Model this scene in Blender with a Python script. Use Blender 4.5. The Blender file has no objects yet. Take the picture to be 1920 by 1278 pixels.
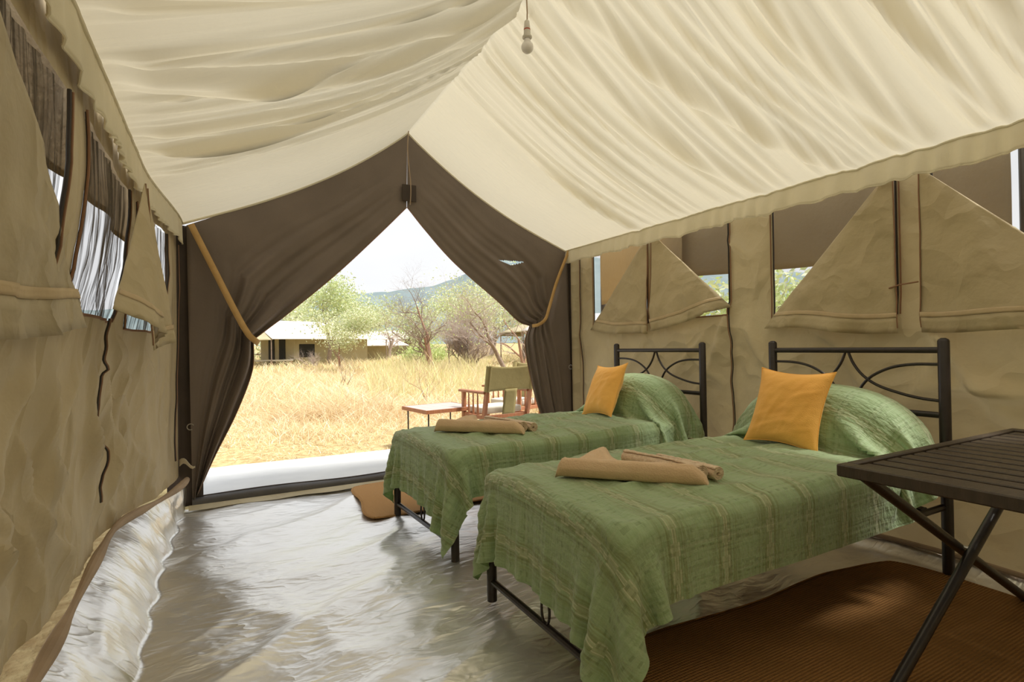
import bpy, math, random
import numpy as np
from mathutils import Matrix, Vector
R = math.radians
rng = np.random.default_rng(7)
random.seed(7)
scn = bpy.context.scene
col = scn.collection

# ------------------------------------------------------------------ camera, sky, sun, exposure
YAW, PITCH, ROLL = R(28.6), .009, -.016
o0 = np.array([math.sin(YAW), math.cos(YAW), 0]); r0 = np.array([math.cos(YAW), -math.sin(YAW), 0]); u0 = np.array([0, 0, 1.])
fwd = math.cos(PITCH)*o0 + math.sin(PITCH)*u0
u1 = -math.sin(PITCH)*o0 + math.cos(PITCH)*u0
rgt = math.cos(ROLL)*r0 + math.sin(ROLL)*u1
upv = -math.sin(ROLL)*r0 + math.cos(ROLL)*u1
cd = bpy.data.cameras.new('camera'); cam = bpy.data.objects.new('camera', cd); col.objects.link(cam)
cd.sensor_width = 36; cd.lens = 1000/1920*36; cd.clip_start = .05; cd.clip_end = 3000
m = Matrix.Identity(4)
for i in range(3):
    m[i][0] = rgt[i]; m[i][1] = upv[i]; m[i][2] = -fwd[i]
m[2][3] = 1.16
cam.matrix_world = m
scn.camera = cam

w = bpy.data.worlds.new('overcast_sky'); scn.world = w; w.use_nodes = True
wn = w.node_tree.nodes; wl = w.node_tree.links; wn.clear()
wo = wn.new('ShaderNodeOutputWorld'); bg = wn.new('ShaderNodeBackground'); bg.inputs[1].default_value = .97
tc = wn.new('ShaderNodeTexCoord'); mp = wn.new('ShaderNodeMapping'); mp.inputs['Scale'].default_value = (1, 1, 3)
ns = wn.new('ShaderNodeTexNoise'); ns.inputs['Scale'].default_value = 2.2; ns.inputs['Detail'].default_value = 4
rp = wn.new('ShaderNodeValToRGB')
rp.color_ramp.elements[0].position = .3; rp.color_ramp.elements[0].color = (.74, .755, .775, 1)
rp.color_ramp.elements[1].position = .62; rp.color_ramp.elements[1].color = (.82, .825, .835, 1)
wl.new(tc.outputs['Generated'], mp.inputs[0]); wl.new(mp.outputs[0], ns.inputs[0]); wl.new(ns.outputs[0], rp.inputs[0])
wl.new(rp.outputs[0], bg.inputs[0]); wl.new(bg.outputs[0], wo.inputs[0])

sd = bpy.data.lights.new('hazy_sun', 'SUN'); sd.energy = 4.7; sd.angle = R(14); sd.color = (1, .95, .86)
so = bpy.data.objects.new('hazy_sun', sd); col.objects.link(so)
so.rotation_euler = Vector((-.45, .35, -1)).to_track_quat('-Z', 'Y').to_euler()

vs = scn.view_settings
vs.view_transform = 'Standard'; vs.look = 'None'; vs.exposure = 0.36; vs.gamma = 1; vs.use_curve_mapping = False

# ------------------------------------------------------------------ helpers
def props(o, label=None, cat=None, group=None, kind=None):
    for k, v in (('label', label), ('category', cat), ('group', group), ('kind', kind)):
        if v: o[k] = v
    return o
def link(name, me, parent=None):
    o = bpy.data.objects.new(name, me); col.objects.link(o)
    if parent is not None: o.parent = parent
    return o
def thing(name, label, cat, loc=(0, 0, 0), rz=0, group=None, kind=None):
    o = bpy.data.objects.new(name, None); o.empty_display_size = .1; col.objects.link(o)
    o.location = loc; o.rotation_euler = (0, 0, rz)
    return props(o, label, cat, group, kind)
class MB:
    def __init__(s): s.v = []; s.f = []; s.n = 0; s.c = []
    def add(s, v, f, c=None):
        v = np.asarray(v, float).reshape(-1, 3)
        s.v.append(v); s.f += [tuple(int(i)+s.n for i in q) for q in f]; s.n += len(v)
        if c is not None: s.c.append(np.tile(np.array(c, float), (len(v), 1)))
        return s
    def box(s, x0, x1, y0, y1, z0, z1, b=.003, c=None):
        # chamfered box
        x = [x0, x1]; y = [y0, y1]; z = [z0, z1]; V = []; idx = {}
        b = min(b, .45*min(x1-x0, y1-y0, z1-z0))
        for i in (0, 1):
            for j in (0, 1):
                for k in (0, 1):
                    si, sj, sk = 1-2*i, 1-2*j, 1-2*k
                    idx[i, j, k] = len(V)
                    V += [(x[i], y[j]+sj*b, z[k]+sk*b), (x[i]+si*b, y[j], z[k]+sk*b), (x[i]+si*b, y[j]+sj*b, z[k])]
        Fc = []
        for i in (0, 1): Fc.append([idx[i, 0, 0], idx[i, 1, 0], idx[i, 1, 1], idx[i, 0, 1]])
        for j in (0, 1): Fc.append([idx[0, j, 0]+1, idx[1, j, 0]+1, idx[1, j, 1]+1, idx[0, j, 1]+1])
        for k in (0, 1): Fc.append([idx[0, 0, k]+2, idx[1, 0, k]+2, idx[1, 1, k]+2, idx[0, 1, k]+2])
        for j in (0, 1):
            for k in (0, 1): Fc.append([idx[0, j, k]+1, idx[0, j, k]+2, idx[1, j, k]+2, idx[1, j, k]+1])
        for i in (0, 1):
            for k in (0, 1): Fc.append([idx[i, 0, k], idx[i, 0, k]+2, idx[i, 1, k]+2, idx[i, 1, k]])
            for j in (0, 1): Fc.append([idx[i, j, 0], idx[i, j, 0]+1, idx[i, j, 1]+1, idx[i, j, 1]])
        for q in idx.values(): Fc.append([q, q+1, q+2])
        return s.add(V, Fc, c)
    def tube(s, pts, r, n=10, cap=True, c=None, flat=None, upd=None):
        P = np.asarray(pts, float); k = len(P)
        rr = np.full(k, r) if np.isscalar(r) else np.asarray(r, float)
        T = np.gradient(P, axis=0); T /= np.linalg.norm(T, axis=1)[:, None]+1e-12
        a = np.array(upd if upd is not None else ((0, 0, 1.) if abs(T[0][2]) < .9 else (1., 0, 0)), float)
        V = []
        th = np.linspace(0, 2*np.pi, n, endpoint=False)
        for i in range(k):
            a = a-T[i]*(a@T[i]); a /= np.linalg.norm(a)+1e-12; b = np.cross(T[i], a)
            fa = 1 if flat is None else flat
            V.append(P[i]+rr[i]*(np.cos(th)[:, None]*a*fa+np.sin(th)[:, None]*b))
        V = np.concatenate(V); Fc = []
        for i in range(k-1):
            for j in range(n):
                Fc.append((i*n+j, i*n+(j+1) % n, (i+1)*n+(j+1) % n, (i+1)*n+j))
        if cap:
            Fc.append(tuple(range(n))[::-1]); Fc.append(tuple((k-1)*n+j for j in range(n)))
        return s.add(V, Fc, c)
    def build(s, name, mat, parent=None, smooth=True, sharp=35):
        me = bpy.data.meshes.new(name)
        V = np.concatenate(s.v) if s.v else np.zeros((0, 3))
        me.from_pydata(V.tolist(), [], s.f); me.update()
        if s.c:
            a = me.color_attributes.new('Col', 'FLOAT_COLOR', 'POINT')
            C = np.concatenate(s.c); C = np.c_[C, np.ones(len(C))] if C.shape[1] == 3 else C
            a.data.foreach_set('color', C.ravel())
        if mat: me.materials.append(mat)
        me.polygons.foreach_set('use_smooth', [smooth]*len(me.polygons))
        if smooth and sharp: me.set_sharp_from_angle(angle=R(sharp))
        return link(name, me, parent)
def grid(name, P, mat, parent=None, keep=None, uv=None, kind=None, thick=0):
    ny, nx = P.shape[:2]
    I = np.arange(ny*nx).reshape(ny, nx)
    Fq = np.stack([I[:-1, :-1], I[:-1, 1:], I[1:, 1:], I[1:, :-1]], -1).reshape(-1, 4)
    if keep is not None: Fq = Fq[keep.ravel()]
    me = bpy.data.meshes.new(name)
    me.vertices.add(ny*nx); me.vertices.foreach_set('co', P.reshape(-1).astype(np.float32))
    n = len(Fq); me.loops.add(4*n); me.loops.foreach_set('vertex_index', Fq.ravel().astype(np.int32))
    me.polygons.add(n); me.polygons.foreach_set('loop_start', np.arange(0, 4*n, 4, dtype=np.int32))
    me.polygons.foreach_set('loop_total', np.full(n, 4, dtype=np.int32))
    me.update(calc_edges=True); me.validate()
    me.polygons.foreach_set('use_smooth', [True]*len(me.polygons))
    if uv is not None:
        a = me.attributes.new('ab', 'FLOAT_VECTOR', 'POINT')
        a.data.foreach_set('vector', np.c_[uv.reshape(-1, 2), np.zeros(ny*nx)].ravel())
    me.materials.append(mat)
    o = link(name, me, parent)
    if kind: o['kind'] = kind
    if thick:
        md = o.modifiers.new('thickness', 'SOLIDIFY'); md.thickness = thick; md.offset = 0
    return o
def sstep(t):
    t = np.clip(t, 0, 1); return t*t*(3-2*t)
_tab = np.random.default_rng(3).random((256, 256))
def vnoise(u, v):
    iu = np.floor(u).astype(int); iv = np.floor(v).astype(int); fu = u-iu; fv = v-iv
    fu = fu**3*(fu*(fu*6-15)+10); fv = fv**3*(fv*(fv*6-15)+10)
    g = lambda a, b: _tab[a % 256, b % 256]
    return (g(iu, iv)*(1-fu)+g(iu+1, iv)*fu)*(1-fv)+(g(iu, iv+1)*(1-fu)+g(iu+1, iv+1)*fu)*fv*1.0
def fbm(u, v, n=4):
    s = 0; a = 1; t = 0
    for k in range(n):
        s = s+a*vnoise(u*2**k+17.3*k, v*2**k+9.1*k); t += a; a *= .5
    return s/t-.5
def ridge(u, v, n=3):
    s = 0; a = 1; t = 0
    for k in range(n):
        s = s+a*(1-np.abs(2*vnoise(u*2**k+7.7*k, v*2**k+3.3*k)-1)*1.6); t += a; a *= .5
    return np.clip(s/t, -1, 1)
def poly(pts, n):
    """resample a polyline smoothly (Catmull-Rom through the points, even spacing)"""
    P = np.asarray(pts, float); Q = np.vstack([2*P[0]-P[1], P, 2*P[-1]-P[-2]]); out = []
    for i in range(1, len(Q)-2):
        t = np.linspace(0, 1, 12, endpoint=False)[:, None]
        out.append(.5*((2*Q[i])+(-Q[i-1]+Q[i+1])*t+(2*Q[i-1]-5*Q[i]+4*Q[i+1]-Q[i+2])*t**2+(-Q[i-1]+3*Q[i]-3*Q[i+1]+Q[i+2])*t**3))
    out = np.vstack(out+[P[-1:]])
    L = np.r_[0, np.cumsum(np.linalg.norm(np.diff(out, axis=0), axis=1))]; q = np.linspace(0, L[-1], n)
    return np.stack([np.interp(q, L, out[:, k]) for k in range(P.shape[1])], 1)

# ------------------------------------------------------------------ materials
class NT:
    def __init__(s, name):
        s.m = bpy.data.materials.new(name); s.m.use_nodes = True; s.t = s.m.node_tree; s.t.nodes.clear()
        s.out = s.t.nodes.new('ShaderNodeOutputMaterial')
    def n(s, typ, ins=None, **kw):
        x = s.t.nodes.new('ShaderNode'+typ)
        for k, v in kw.items(): setattr(x, k, v)
        for k, v in (ins or {}).items():
            if isinstance(v, bpy.types.NodeSocket): s.t.links.new(v, x.inputs[k])
            else: x.inputs[k].default_value = v
        return x
    def math(s, op, a, b=0., c=0.):
        return s.n('Math', {0: a, 1: b, 2: c}, operation=op).outputs[0]
    def mix(s, f, a, b, blend='MIX'):
        x = s.n('Mix', {0: f, 6: a, 7: b}, data_type='RGBA', blend_type=blend); return x.outputs[2]
    def ramp(s, f, stops):
        x = s.n('ValToRGB', {0: f}); e = x.color_ramp.elements
        while len(e) < len(stops): e.new(.5)
        for q, (p, c) in zip(e, stops): q.position = p; q.color = (*c, 1)
        return x.outputs[0]
def mat(name, c, rough=.8, c2=None, scale=6., stretch=(1, 1, 1), detail=5, bump=0., bscale=30., trans=0., tcol=None, metal=0., spec=.5,
        coat=0., attr=False, fine=None, coord='Object', sheen=0., crease=None, cstretch=(1, 1, 1)):
    T = NT(name); tc = T.n('TexCoord').outputs[coord]
    mp = T.n('Mapping', {0: tc, 'Scale': stretch}).outputs[0]
    ns = T.n('TexNoise', {'Vector': mp, 'Scale': scale, 'Detail': detail}).outputs[0]
    c4 = (*c, 1); c24 = (*(c2 or [x*.8 for x in c]), 1)
    f = T.n('MapRange', {0: ns, 1: .32, 2: .68}).outputs[0]
    cc = T.mix(f, c24, c4)
    if attr:
        at = T.n('VertexColor', layer_name='Col').outputs[0]; cc = T.mix(1., cc, at, 'MULTIPLY')
    b = T.n('BsdfPrincipled', {'Base Color': cc, 'Roughness': rough, 'Metallic': metal, 'Specular IOR Level': spec, 'Coat Weight': coat, 'Coat Roughness': .15, 'Sheen Weight': sheen})
    if bump:
        n2 = T.n('TexNoise', {'Vector': mp, 'Scale': bscale, 'Detail': 6}).outputs[0]
        if fine: n2 = T.math('ADD', n2, T.math('MULTIPLY', T.n('TexNoise', {'Vector': mp, 'Scale': fine, 'Detail': 2}).outputs[0], .35))
        bp = T.n('Bump', {'Strength': 1., 'Distance': bump, 'Height': n2}).outputs[0]
        if crease:
            m2 = T.n('Mapping', {0: tc, 'Scale': cstretch, 'Rotation': (.25, .1, .2)}).outputs[0]
            wrp = T.mix(.22, m2, T.n('TexNoise', {'Vector': m2, 'Scale': 1.6, 'Detail': 2}).outputs[1], 'ADD')
            hh = None
            for k_, a_ in ((1., 1.), (2.3, .5)):
                q = T.math('ABSOLUTE', T.math('SUBTRACT', T.n('TexNoise', {'Vector': wrp, 'Scale': crease[0]*k_, 'Detail': 2, 'Roughness': .4}).outputs[0], .5))
                q = T.math('MULTIPLY', T.math('MINIMUM', q, .12), -a_*4)
                hh = q if hh is None else T.math('ADD', hh, q)
            bp = T.n('Bump', {'Strength': 1., 'Distance': crease[1], 'Height': hh, 'Normal': bp}).outputs[0]
        T.t.links.new(bp, b.inputs['Normal'])
    sh = b.outputs[0]
    if trans:
        tr = T.n('BsdfTranslucent', {'Color': cc if tcol is None else (*tcol, 1)})
        sh = T.n('MixShader', {0: trans, 1: sh, 2: tr.outputs[0]}).outputs[0]
    T.t.links.new(sh, T.out.inputs[0])
    return T.m

M = {}
M['liner'] = mat('liner_cotton', (.72, .665, .52), .85, (.68, .625, .48), 3, bump=.003, bscale=9, fine=60, crease=(1.1, .010), cstretch=(.5, 7, .5), trans=.285, tcol=(.78, .725, .575))
M['valance'] = mat('valance_cotton', (.90, .85, .70), .85, (.84, .79, .64), 5, bump=.004, bscale=14, trans=.2, tcol=(.86, .80, .62))
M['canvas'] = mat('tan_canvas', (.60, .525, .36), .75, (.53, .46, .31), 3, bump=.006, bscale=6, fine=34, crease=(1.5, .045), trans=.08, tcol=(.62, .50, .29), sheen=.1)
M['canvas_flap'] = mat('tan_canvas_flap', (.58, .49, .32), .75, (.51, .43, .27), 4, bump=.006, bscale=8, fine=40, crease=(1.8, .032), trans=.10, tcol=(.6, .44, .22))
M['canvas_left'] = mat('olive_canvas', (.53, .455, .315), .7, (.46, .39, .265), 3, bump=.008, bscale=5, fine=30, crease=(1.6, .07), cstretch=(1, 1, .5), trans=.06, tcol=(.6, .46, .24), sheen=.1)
M['seam'] = mat('seam_tape', (.46, .34, .24), .8, bump=.002, trans=.05)
M['band'] = mat('stitched_band', (.60, .48, .31), .8, (.53, .41, .26), 10, bump=.003, bscale=30)
M['piping'] = mat('rust_piping', (.30, .16, .09), .7)
M['zip'] = mat('black_zip', (.03, .022, .018), .6)
M['brown'] = mat('brown_canvas', (.215, .173, .148), .8, (.183, .147, .125), 3, bump=.003, bscale=9, fine=70, trans=.05, tcol=(.22, .16, .11))
M['darkbrown'] = mat('dark_brown_tape', (.06, .043, .034), .75, bump=.002)
M['strap'] = mat('tan_webbing', (.62, .40, .17), .8, (.55, .35, .14), 20, bump=.002, bscale=90)
M['sill'] = mat('grey_sill_vinyl', (.11, .105, .11), .6, bump=.003, bscale=20)
M['white'] = mat('off_white_plastic', (.75, .72, .66), .4)
M['bulb'] = mat('frosted_bulb', (.82, .80, .80), .25, (.80, .78, .78), spec=.6, coat=.4)
M['red'] = mat('red_ring', (.55, .10, .05), .5)
M['iron'] = mat('dark_painted_steel', (.030, .022, .022), .32, (.022, .016, .016), 20, spec=.55, bump=.0006, bscale=80)
M['cream'] = mat('cream_cotton', (.80, .74, .62), .85, bump=.003)
M['mattress'] = mat('pink_brown_ticking', (.42, .27, .20), .85, bump=.003)
M['yellow'] = mat('yellow_orange_cotton', (1.0, .54, .12), .75, (.96, .49, .10), 8, bump=.004, bscale=14, fine=200, sheen=.15)
M['towel'] = mat('tan_terry', (.82, .60, .40), .95, (.76, .54, .35), 12, bump=.004, bscale=160, sheen=.3)
M['towel2'] = mat('beige_ribbed_terry', (.88, .70, .52), .95, (.72, .53, .37), 70, bump=.006, bscale=150, sheen=.3)
M['slat'] = mat('dark_painted_slat', (.070, .052, .040), .40, (.048, .036, .028), 9, (1, 6, 1), bump=.0015, bscale=30)
M['wood'] = mat('reddish_hardwood', (.42, .17, .075), .5, (.30, .11, .05), 9, (8, 1, 1), bump=.001)
M['woodtop'] = mat('weathered_table_top', (.62, .50, .47), .35, (.52, .40, .36), 9, (1, 8, 1), bump=.001)
M['chairc'] = mat('olive_chair_canvas', (.36, .30, .13), .85, (.31, .26, .11), 9, bump=.002)
M['legm'] = mat('black_metal_leg', (.03, .03, .03), .5)
M['porch'] = mat('white_porch_sheet', (.72, .74, .76), .5, (.66, .68, .70), 4, bump=.006, bscale=6)
M['jute'] = None
M['hook'] = mat('steel_hook', (.6, .6, .6), .3, metal=1)

def jute(name, c, c2, c3):
    T = NT(name); tc = T.n('TexCoord').outputs['Object']
    wv = T.n('TexWave', {'Vector': tc, 'Scale': 26., 'Distortion': 1.2, 'Detail': 2, 'Detail Scale': 3.}, wave_type='BANDS', bands_direction='Y').outputs[1]
    wx = T.n('TexWave', {'Vector': tc, 'Scale': 30., 'Distortion': 1.5, 'Detail': 1}, wave_type='BANDS', bands_direction='X').outputs[1]
    w2 = T.math('ADD', T.math('MULTIPLY', wv, .7), T.math('MULTIPLY', wx, .3))
    ns = T.n('TexNoise', {'Vector': tc, 'Scale': 3.5, 'Detail': 5}).outputs[0]
    c0 = T.mix(w2, (*c2, 1), (*c, 1)); c1 = T.mix(T.n('MapRange', {0: ns, 1: .4, 2: .68}).outputs[0], c0, (*c3, 1))
    bp = T.n('Bump', {'Strength': 1., 'Distance': .004, 'Height': w2}).outputs[0]
    b = T.n('BsdfPrincipled', {'Base Color': c1, 'Roughness': .95, 'Normal': bp, 'Specular IOR Level': .2})
    T.t.links.new(b.outputs[0], T.out.inputs[0]); return T.m
M['jute_dark'] = jute('brown_jute', (.42, .215, .075), (.20, .095, .030), (.26, .130, .042))
M['jute_light'] = jute('golden_jute', (.62, .36, .16), (.48, .27, .11), (.55, .32, .14))

def floor_mat():
    T = NT('silver_grey_tarpaulin'); tc = T.n('TexCoord').outputs['Object']
    ns = T.n('TexNoise', {'Vector': tc, 'Scale': 1.3, 'Detail': 5}).outputs[0]
    cc = T.ramp(ns, [(.35, (.84, .825, .79)), (.7, (.92, .92, .91))])
    mp = T.n('Mapping', {0: tc, 'Rotation': (0, 0, .6), 'Scale': (1, 2.2, 1)}).outputs[0]
    d = T.n('TexNoise', {'Vector': mp, 'Scale': 2.2, 'Detail': 3}).outputs[1]
    wv = T.mix(.35, mp, d, 'ADD')
    r1 = T.n('TexNoise', {'Vector': wv, 'Scale': 4.2, 'Detail': 3}).outputs[0]
    r1 = T.math('ABSOLUTE', T.math('SUBTRACT', r1, .5))
    r2 = T.n('TexNoise', {'Vector': wv, 'Scale': 19., 'Detail': 4}).outputs[0]
    h = T.math('ADD', T.math('MULTIPLY', r1, -1.2), T.math('MULTIPLY', r2, .07))
    bp = T.n('Bump', {'Strength': 1., 'Distance': .015, 'Height': h}).outputs[0]
    b = T.n('BsdfPrincipled', {'Base Color': cc, 'Roughness': .36, 'Metallic': .80, 'Specular IOR Level': .8, 'Normal': bp, 'Coat Weight': .25, 'Coat Roughness': .2})
    T.t.links.new(b.outputs[0], T.out.inputs[0]); return T.m
M['floor'] = floor_mat()

def spread_mat():
    T = NT('green_woven_cotton'); ab = T.n('Attribute', attribute_name='ab').outputs[1]
    sp = T.n('SeparateXYZ', {0: ab}); a, b = sp.outputs[0], sp.outputs[1]
    per = .225
    ta = T.math('FRACT', T.math('DIVIDE', a, per))
    da = T.math('ABSOLUTE', T.math('SUBTRACT', ta, .5))                # 0 at the band centre
    blk = T.math('GREATER_THAN', T.math('FRACT', T.math('DIVIDE', b, .085)), .5)
    wid = T.math('MULTIPLY_ADD', blk, .055, .035)
    core = T.math('LESS_THAN', da, wid)
    edge = T.math('LESS_THAN', T.math('ABSOLUTE', T.math('SUBTRACT', da, T.math('MULTIPLY', wid, .72))), .008)
    mv = T.n('Mapping', {0: ab, 'Scale': (60, 2.2, 1)}).outputs[0]
    streak = T.n('TexNoise', {'Vector': mv, 'Scale': 1.6, 'Detail': 4}).outputs[0]
    mb = T.n('Mapping', {0: ab, 'Scale': (3, 55, 1)}).outputs[0]
    streakb = T.n('TexNoise', {'Vector': mb, 'Scale': 1.6, 'Detail': 3}).outputs[0]
    big = T.n('TexNoise', {'Vector': ab, 'Scale': 3., 'Detail': 3}).outputs[0]
    green = T.mix(streakb, (.28, .43, .19, 1), (.50, .63, .42, 1))
    olive = (.24, .27, .11, 1)
    fl = T.math('MULTIPLY', T.n('MapRange', {0: da, 1: .36, 2: .14}).outputs[0], T.n('MapRange', {0: streak, 1: .40, 2: .58}).outputs[0])
    c = T.mix(T.math('MULTIPLY', fl, .8), green, olive)
    c = T.mix(T.math('MULTIPLY', core, .55), c, (.50, .55, .34, 1))
    c = T.mix(T.math('MULTIPLY', edge, .55), c, (.74, .78, .56, 1))
    # thin lines along the bed with dark dashes beside them
    tb = T.math('FRACT', T.math('DIVIDE', b, .118)); db = T.math('ABSOLUTE', T.math('SUBTRACT', tb, .5))
    lb = T.math('LESS_THAN', db, .035)
    dash = T.math('MULTIPLY', T.math('LESS_THAN', T.math('ABSOLUTE', T.math('SUBTRACT', db, .11)), .035), T.math('GREATER_THAN', T.math('FRACT', T.math('DIVIDE', a, .043)), .55))
    c = T.mix(T.math('MULTIPLY', lb, .16), c, (.58, .63, .44, 1))
    c = T.mix(T.math('MULTIPLY', dash, .33), c, (.10, .13, .05, 1))
    lines = T.math('LESS_THAN', T.math('ABSOLUTE', T.math('SUBTRACT', T.math('FRACT', T.math('DIVIDE', a, .052)), .5)), .06)
    c = T.mix(T.math('MULTIPLY', lines, .10), c, (.50, .56, .36, 1))
    c = T.mix(T.math('MULTIPLY', T.n('MapRange', {0: big, 1: .4, 2: .7}).outputs[0], .25), c, (.26, .40, .20, 1))
    puck = T.n('TexNoise', {'Vector': T.n('Mapping', {0: ab, 'Scale': (26, 12, 1)}).outputs[0], 'Scale': 2., 'Detail': 4}).outputs[0]
    h = T.math('ADD', T.math('ADD', puck, T.math('MULTIPLY', streakb, .3)), T.math('MULTIPLY', lb, .25))
    bp = T.n('Bump', {'Strength': 1., 'Distance': .011, 'Height': h}).outputs[0]
    pb = T.n('BsdfPrincipled', {'Base Color': c, 'Roughness': .72, 'Normal': bp, 'Sheen Weight': .25, 'Sheen Roughness': .5})
    tr = T.n('BsdfTranslucent', {'Color': (.25, .60, .08, 1)})
    s = T.n('MixShader', {0: .12, 1: pb.outputs[0], 2: tr.outputs[0]})
    T.t.links.new(s.outputs[0], T.out.inputs[0]); return T.m
M['spread'] = spread_mat()

def net_mat():
    T = NT('insect_netting'); tc = T.n('TexCoord').outputs['Object']
    mp = T.n('Mapping', {0: tc, 'Scale': (1, 30, 1.2)}).outputs[0]
    ns = T.n('TexNoise', {'Vector': mp, 'Scale': 2.5, 'Detail': 3}).outputs[0]
    f = T.n('MapRange', {0: ns, 1: .42, 2: .60, 3: .25, 4: .88}).outputs[0]
    tp = T.n('BsdfTransparent', {0: (1, 1, 1, 1)}); df = T.n('BsdfDiffuse', {0: (.10, .085, .07, 1)})
    s = T.n('MixShader', {0: f, 1: tp.outputs[0], 2: df.outputs[0]})
    T.t.links.new(s.outputs[0], T.out.inputs[0]); return T.m
M['net'] = net_mat()
def netr_mat():
    T = NT('clear_insect_netting')
    tp = T.n('BsdfTransparent', {0: (1, 1, 1, 1)}); df = T.n('BsdfDiffuse', {0: (.3, .3, .28, 1)})
    s = T.n('MixShader', {0: .18, 1: tp.outputs[0], 2: df.outputs[0]})
    T.t.links.new(s.outputs[0], T.out.inputs[0]); return T.m
M['netr'] = netr_mat()
M['fly'] = mat('outer_fly_canvas', (.30, .24, .15), .85, (.26, .20, .12), 4, bump=.004, trans=.22, tcol=(.42, .30, .16))
M['fly_light'] = mat('thin_fly_canvas', (.50, .40, .24), .85, (.40, .32, .19), 20, (1, 6, 1), bump=.004, trans=.45, tcol=(.70, .55, .32))

def ground_mat():
    T = NT('dry_savanna_ground'); tc = T.n('TexCoord').outputs['Object']
    n1 = T.n('TexNoise', {'Vector': tc, 'Scale': .35, 'Detail': 6}).outputs[0]
    n2 = T.n('TexNoise', {'Vector': tc, 'Scale': 14., 'Detail': 6}).outputs[0]
    c = T.ramp(n1, [(.35, (.50, .38, .20)), (.5, (.62, .50, .27)), (.7, (.50, .47, .22))])
    c = T.mix(T.n('MapRange', {0: n2, 1: .35, 2: .65}).outputs[0], (.38, .27, .13, 1), c)
    bp = T.n('Bump', {'Strength': 1., 'Distance': .04, 'Height': n2}).outputs[0]
    b = T.n('BsdfPrincipled', {'Base Color': c, 'Roughness': 1., 'Normal': bp, 'Specular IOR Level': .1})
    T.t.links.new(b.outputs[0], T.out.inputs[0]); return T.m
M['ground'] = ground_mat()
M['grass'] = mat('dry_grass_blades', (1, 1, 1), .8, (.85, .85, .85), 3, trans=.3, tcol=(.88, .74, .50), attr=True, spec=.15)
M['leaf'] = mat('small_leaves', (1, 1, 1), .7, (.85, .85, .85), 2, trans=.3, tcol=(.45, .55, .22), attr=True, spec=.2)
M['bark'] = mat('grey_brown_bark', (.30, .23, .18), .9, (.22, .16, .12), 12, bump=.01)
M['bark_red'] = mat('reddish_bark', (.42, .24, .16), .9, (.30, .19, .14), 9, bump=.01)
M['twig'] = mat('pale_dry_twigs', (.46, .38, .33), .9, (.38, .30, .26), 9)
M['hill'] = mat('hazed_wooded_hill', (.24, .29, .30), 1, (.17, .22, .235), .03, spec=0, detail=8)  # distance haze is put into this blue-grey
M['tentroof'] = mat('sun_bleached_tent_roof', (.80, .75, .70), .8, (.74, .69, .63), 1)
M['tentfly'] = mat('olive_tent_canvas', (.45, .40, .26), .85, (.40, .35, .22), 2)
M['tentdark'] = mat('tent_opening_shade', (.03, .03, .028), .9)  # near-black colour for the shade inside the tent openings
M['teal'] = mat('teal_panel', (.05, .16, .14), .8)

# ------------------------------------------------------------------ the groundsheet floor (with its upturned tub sides)
def eave_left(Y): return -.24-.10*sstep((4.65-Y)/1.4)
def bulge_left(Y, z): return .17*sstep((1.9-z)/1.3)*sstep((4.66-Y)/1.3)
def crease_left(Y): return -.25-.04*sstep((4.65-Y)/1.2)
YS = np.arange(-1.6, 4.661, .02)
def seam_left(Y): return np.stack([eave_left(Y)-bulge_left(Y, .22)-0*Y, Y, .22+.03*np.sin(Y*2.3)*sstep((4.4-Y)/1)], -1)
def tarp(X, Y):
    wx = .25*fbm(X*1.7, Y*1.7, 3); wy = .25*fbm(X*1.7+40, Y*1.7, 3)
    a = X*.8+Y*.6+wx; b = -X*.6+Y*.8+wy
    h = .030*ridge(a*.8, b*2.6, 2)+.006*ridge(a*2.6+9, b*1.5, 3)+.012*fbm(X*2, Y*2, 4)
    return h
nx_ = 180; sx = np.linspace(0, 1, nx_)
Yg, Sg = np.meshgrid(YS, sx, indexing='ij')
xl = crease_left(Yg)+.012*np.sin(Yg*19)+.02*fbm(Yg*4, Yg*0+2, 3); xr = 3.14+.02*fbm(Yg*3, Yg*0+5)
Xf = xl+(xr-xl)*Sg
Zf = tarp(Xf, Yg)-.022
# cover the shallow hollow lines radiating from the bed legs
Pf = np.stack([Xf, Yg, Zf], -1)
nu = 22; tu = np.linspace(0, 1, nu+1)[:-1]
Yt, Tt = np.meshgrid(YS, tu, indexing='ij')
sl = seam_left(YS)
Zc = Pf[:, 0, 2][:, None]; Xc = Pf[:, 0, 0][:, None]
e = (1-Tt)
Xt = Xc+(sl[:, 0][:, None]-Xc)*e**1.15; Zt = Zc+(sl[:, 2][:, None]-Zc)*e**.9
wr = .016*ridge(Yt*3.2+Tt*.8, Tt*1.4+Yt*.4, 3)*np.sin(np.pi*np.clip(Tt+.02, 0, 1))
Pt = np.stack([Xt+wr*.7, Yt, Zt+wr*.5], -1)
Yr2, Tr = np.meshgrid(YS, np.linspace(0, 1, 13)[1:], indexing='ij')
Xr = Pf[:, -1, 0][:, None]+(3.262-Pf[:, -1, 0][:, None])*Tr**.8; Zr = Pf[:, -1, 2][:, None]+(.06-Pf[:, -1, 2][:, None])*Tr**1.2
wr = .014*ridge(Yr2*3.5, Tr*1.3+Yr2*.3, 3)*np.sin(np.pi*Tr)
Pr = np.stack([Xr-wr*.6, Yr2, Zr+wr*.5], -1)
fl = grid('floor', np.concatenate([Pt, Pf, Pr], 1), M['floor'], kind='structure')

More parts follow.
